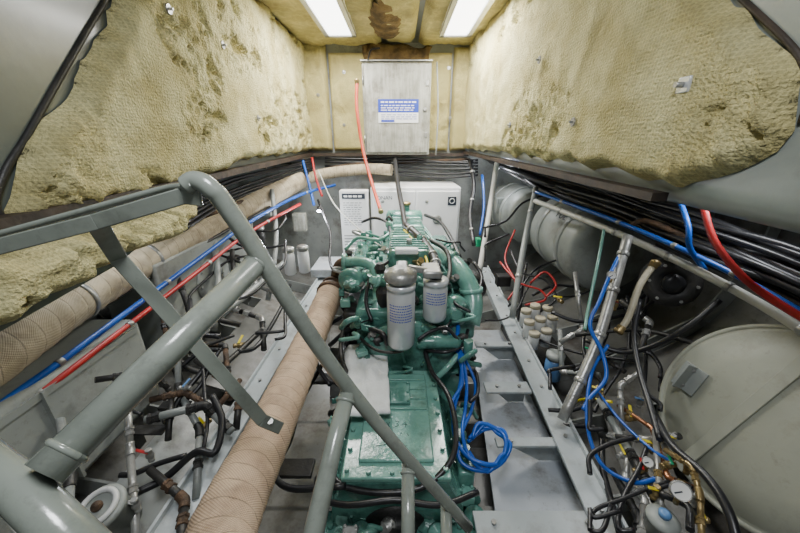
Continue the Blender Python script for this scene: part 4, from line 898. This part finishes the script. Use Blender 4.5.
tangle(8,600,680,410,520,lambda x,y:1.47-(y-400)*.0034-(x-600)*.0010,['black'],(.007,.011),'cable','black cable in the tangle in the right bilge','tangled black cables in the right bilge',65)
tangle(10,495,585,185,310,lambda x,y:2.9-(y-200)*.004,['black'],(.007,.012),'cable','black cable in the tangle by the far tanks','tangled black cables by the far tanks',60)
jar=None
for i,(px,py,cp) in enumerate([(524,325,'white'),(533,320,'white'),(545,322,'cream'),(527,336,'white'),(538,333,'white'),(550,331,'white'),(532,348,'cream'),(544,345,'white')]):
    a=PY(px,py,2.05-(py-320)*.006)
    if jar is None:
        jar=thing('plastic_jar',a,'white lidded plastic jar in the cluster outside the right bearer','jar','white jars beside the right bearer')
        MB().lathe(a,(0,0,1),[(.03,0),(.036,.005),(.036,.09),(.03,.10)],20).build('body','white',jar)
        MB().lathe(a,(0,0,1),[(.032,.10),(.036,.102),(.036,.125),(.03,.13)],20).build('lid','cream',jar); o=jar
    else: o=copy_tree(jar)
    o.location=a
m=MB(); a=PY(538,352,1.95); m.b2(a.x-.15,a.x+.2,a.y-.12,a.y+.4,a.z-.05,a.z-.01); one('jar_tray',m,'dark','dark tray holding the white jars','tray')
canister(551,378,1.75,.055,.16,'blue2','blue filter canister with a pale top beside the right bearer','greytank')
for px,py,y,sx,sz,mm,lab in ((520,228,3.3,.14,.2,'dark','dark switch box behind the far upright pipe'),(478,242,3.3,.05,.09,'greenp','small green lamp unit at the far right of the generator'),(505,205,3.5,.2,.16,'greytank','pale junction box under the far right casing'),(503,280,2.6,.12,.10,'dark','dark battery isolator box near the red cables'),(577,205,2.9,.16,.12,'dark','dark relay box above the strapped tank')):
    a=PY(px,py,y); t=thing('switch_box',a,lab,'box'); MB().box(a,(sx,.08,sz),None,.006).build('body',mm,t); MB().box(a+V(0,-.043,0),(sx*.8,.006,sz*.8),None,.002).build('cover',mm,t)
def gauge(p,ax,r,lab):
    t=thing('pressure_gauge',p,lab,'gauge'); ax=Vector(ax).normalized(); u,v=perp(ax)
    MB().lathe(p,ax,[(r*.9,-.02),(r,-.018),(r,.006),(r*.9,.008),(r*.88,.002)],28).build('case','steel',t)
    MB().lathe(p,ax,[(r*.87,.0021),(r*.87,.003)],28).build('dial','dial',t)
    MB().bar(p+ax*.005-u*r*.1,p+ax*.005+(u+v).normalized()*r*.7,.004,.001,ax).build('needle','ink',t)
    MB().cyl(p-V(0,0,r),p-V(0,0,r*2),.008).build('stem','brass',t)
gauge(P(681,491,1.0),(-.5,-.6,.7),.028,'white-faced pressure gauge among the lower right valves')
gauge(P(612,275,1.64),(-.3,-1,.3),.020,'small gauge on the thick slanting right pipe')
gauge(P(648,462,1.2),(-.5,-.6,.7),.018,'small white gauge left of the green-levered valve')
p=P(660,525,1.05); t=thing('water_strainer',p,'grey blue water strainer in the bottom right bilge','strainer'); MB().lathe(p,(0,0,1),[(.035,-.12),(.04,-.1),(.04,.02),(.046,.022),(.046,.035),(.022,.045)],24).build('bowl','greytank',t); MB().lathe(p,(0,0,1),[(.016,.045),(.018,.06),(.008,.065)],10).build('knob','blue2',t)
m=MB(); m.prism([PZ(600,400,.45),PZ(640,390,.5),PZ(700,533,.5),PZ(650,560,.42)],(0,0,-.015)); one('bilge_plate',m,'bilge','pale sloping plate in the right bilge','plate')

# ---------------------------------------------------------------- camera
cam=bpy.data.cameras.new('cam'); cam.lens=F/800*36; cam.sensor_width=36; cam.clip_start=.02
co=bpy.data.objects.new('cam',cam); co.location=CAM; co.rotation_euler=(pi/2-PT,0,0); C.objects.link(co)
bpy.context.scene.camera=co
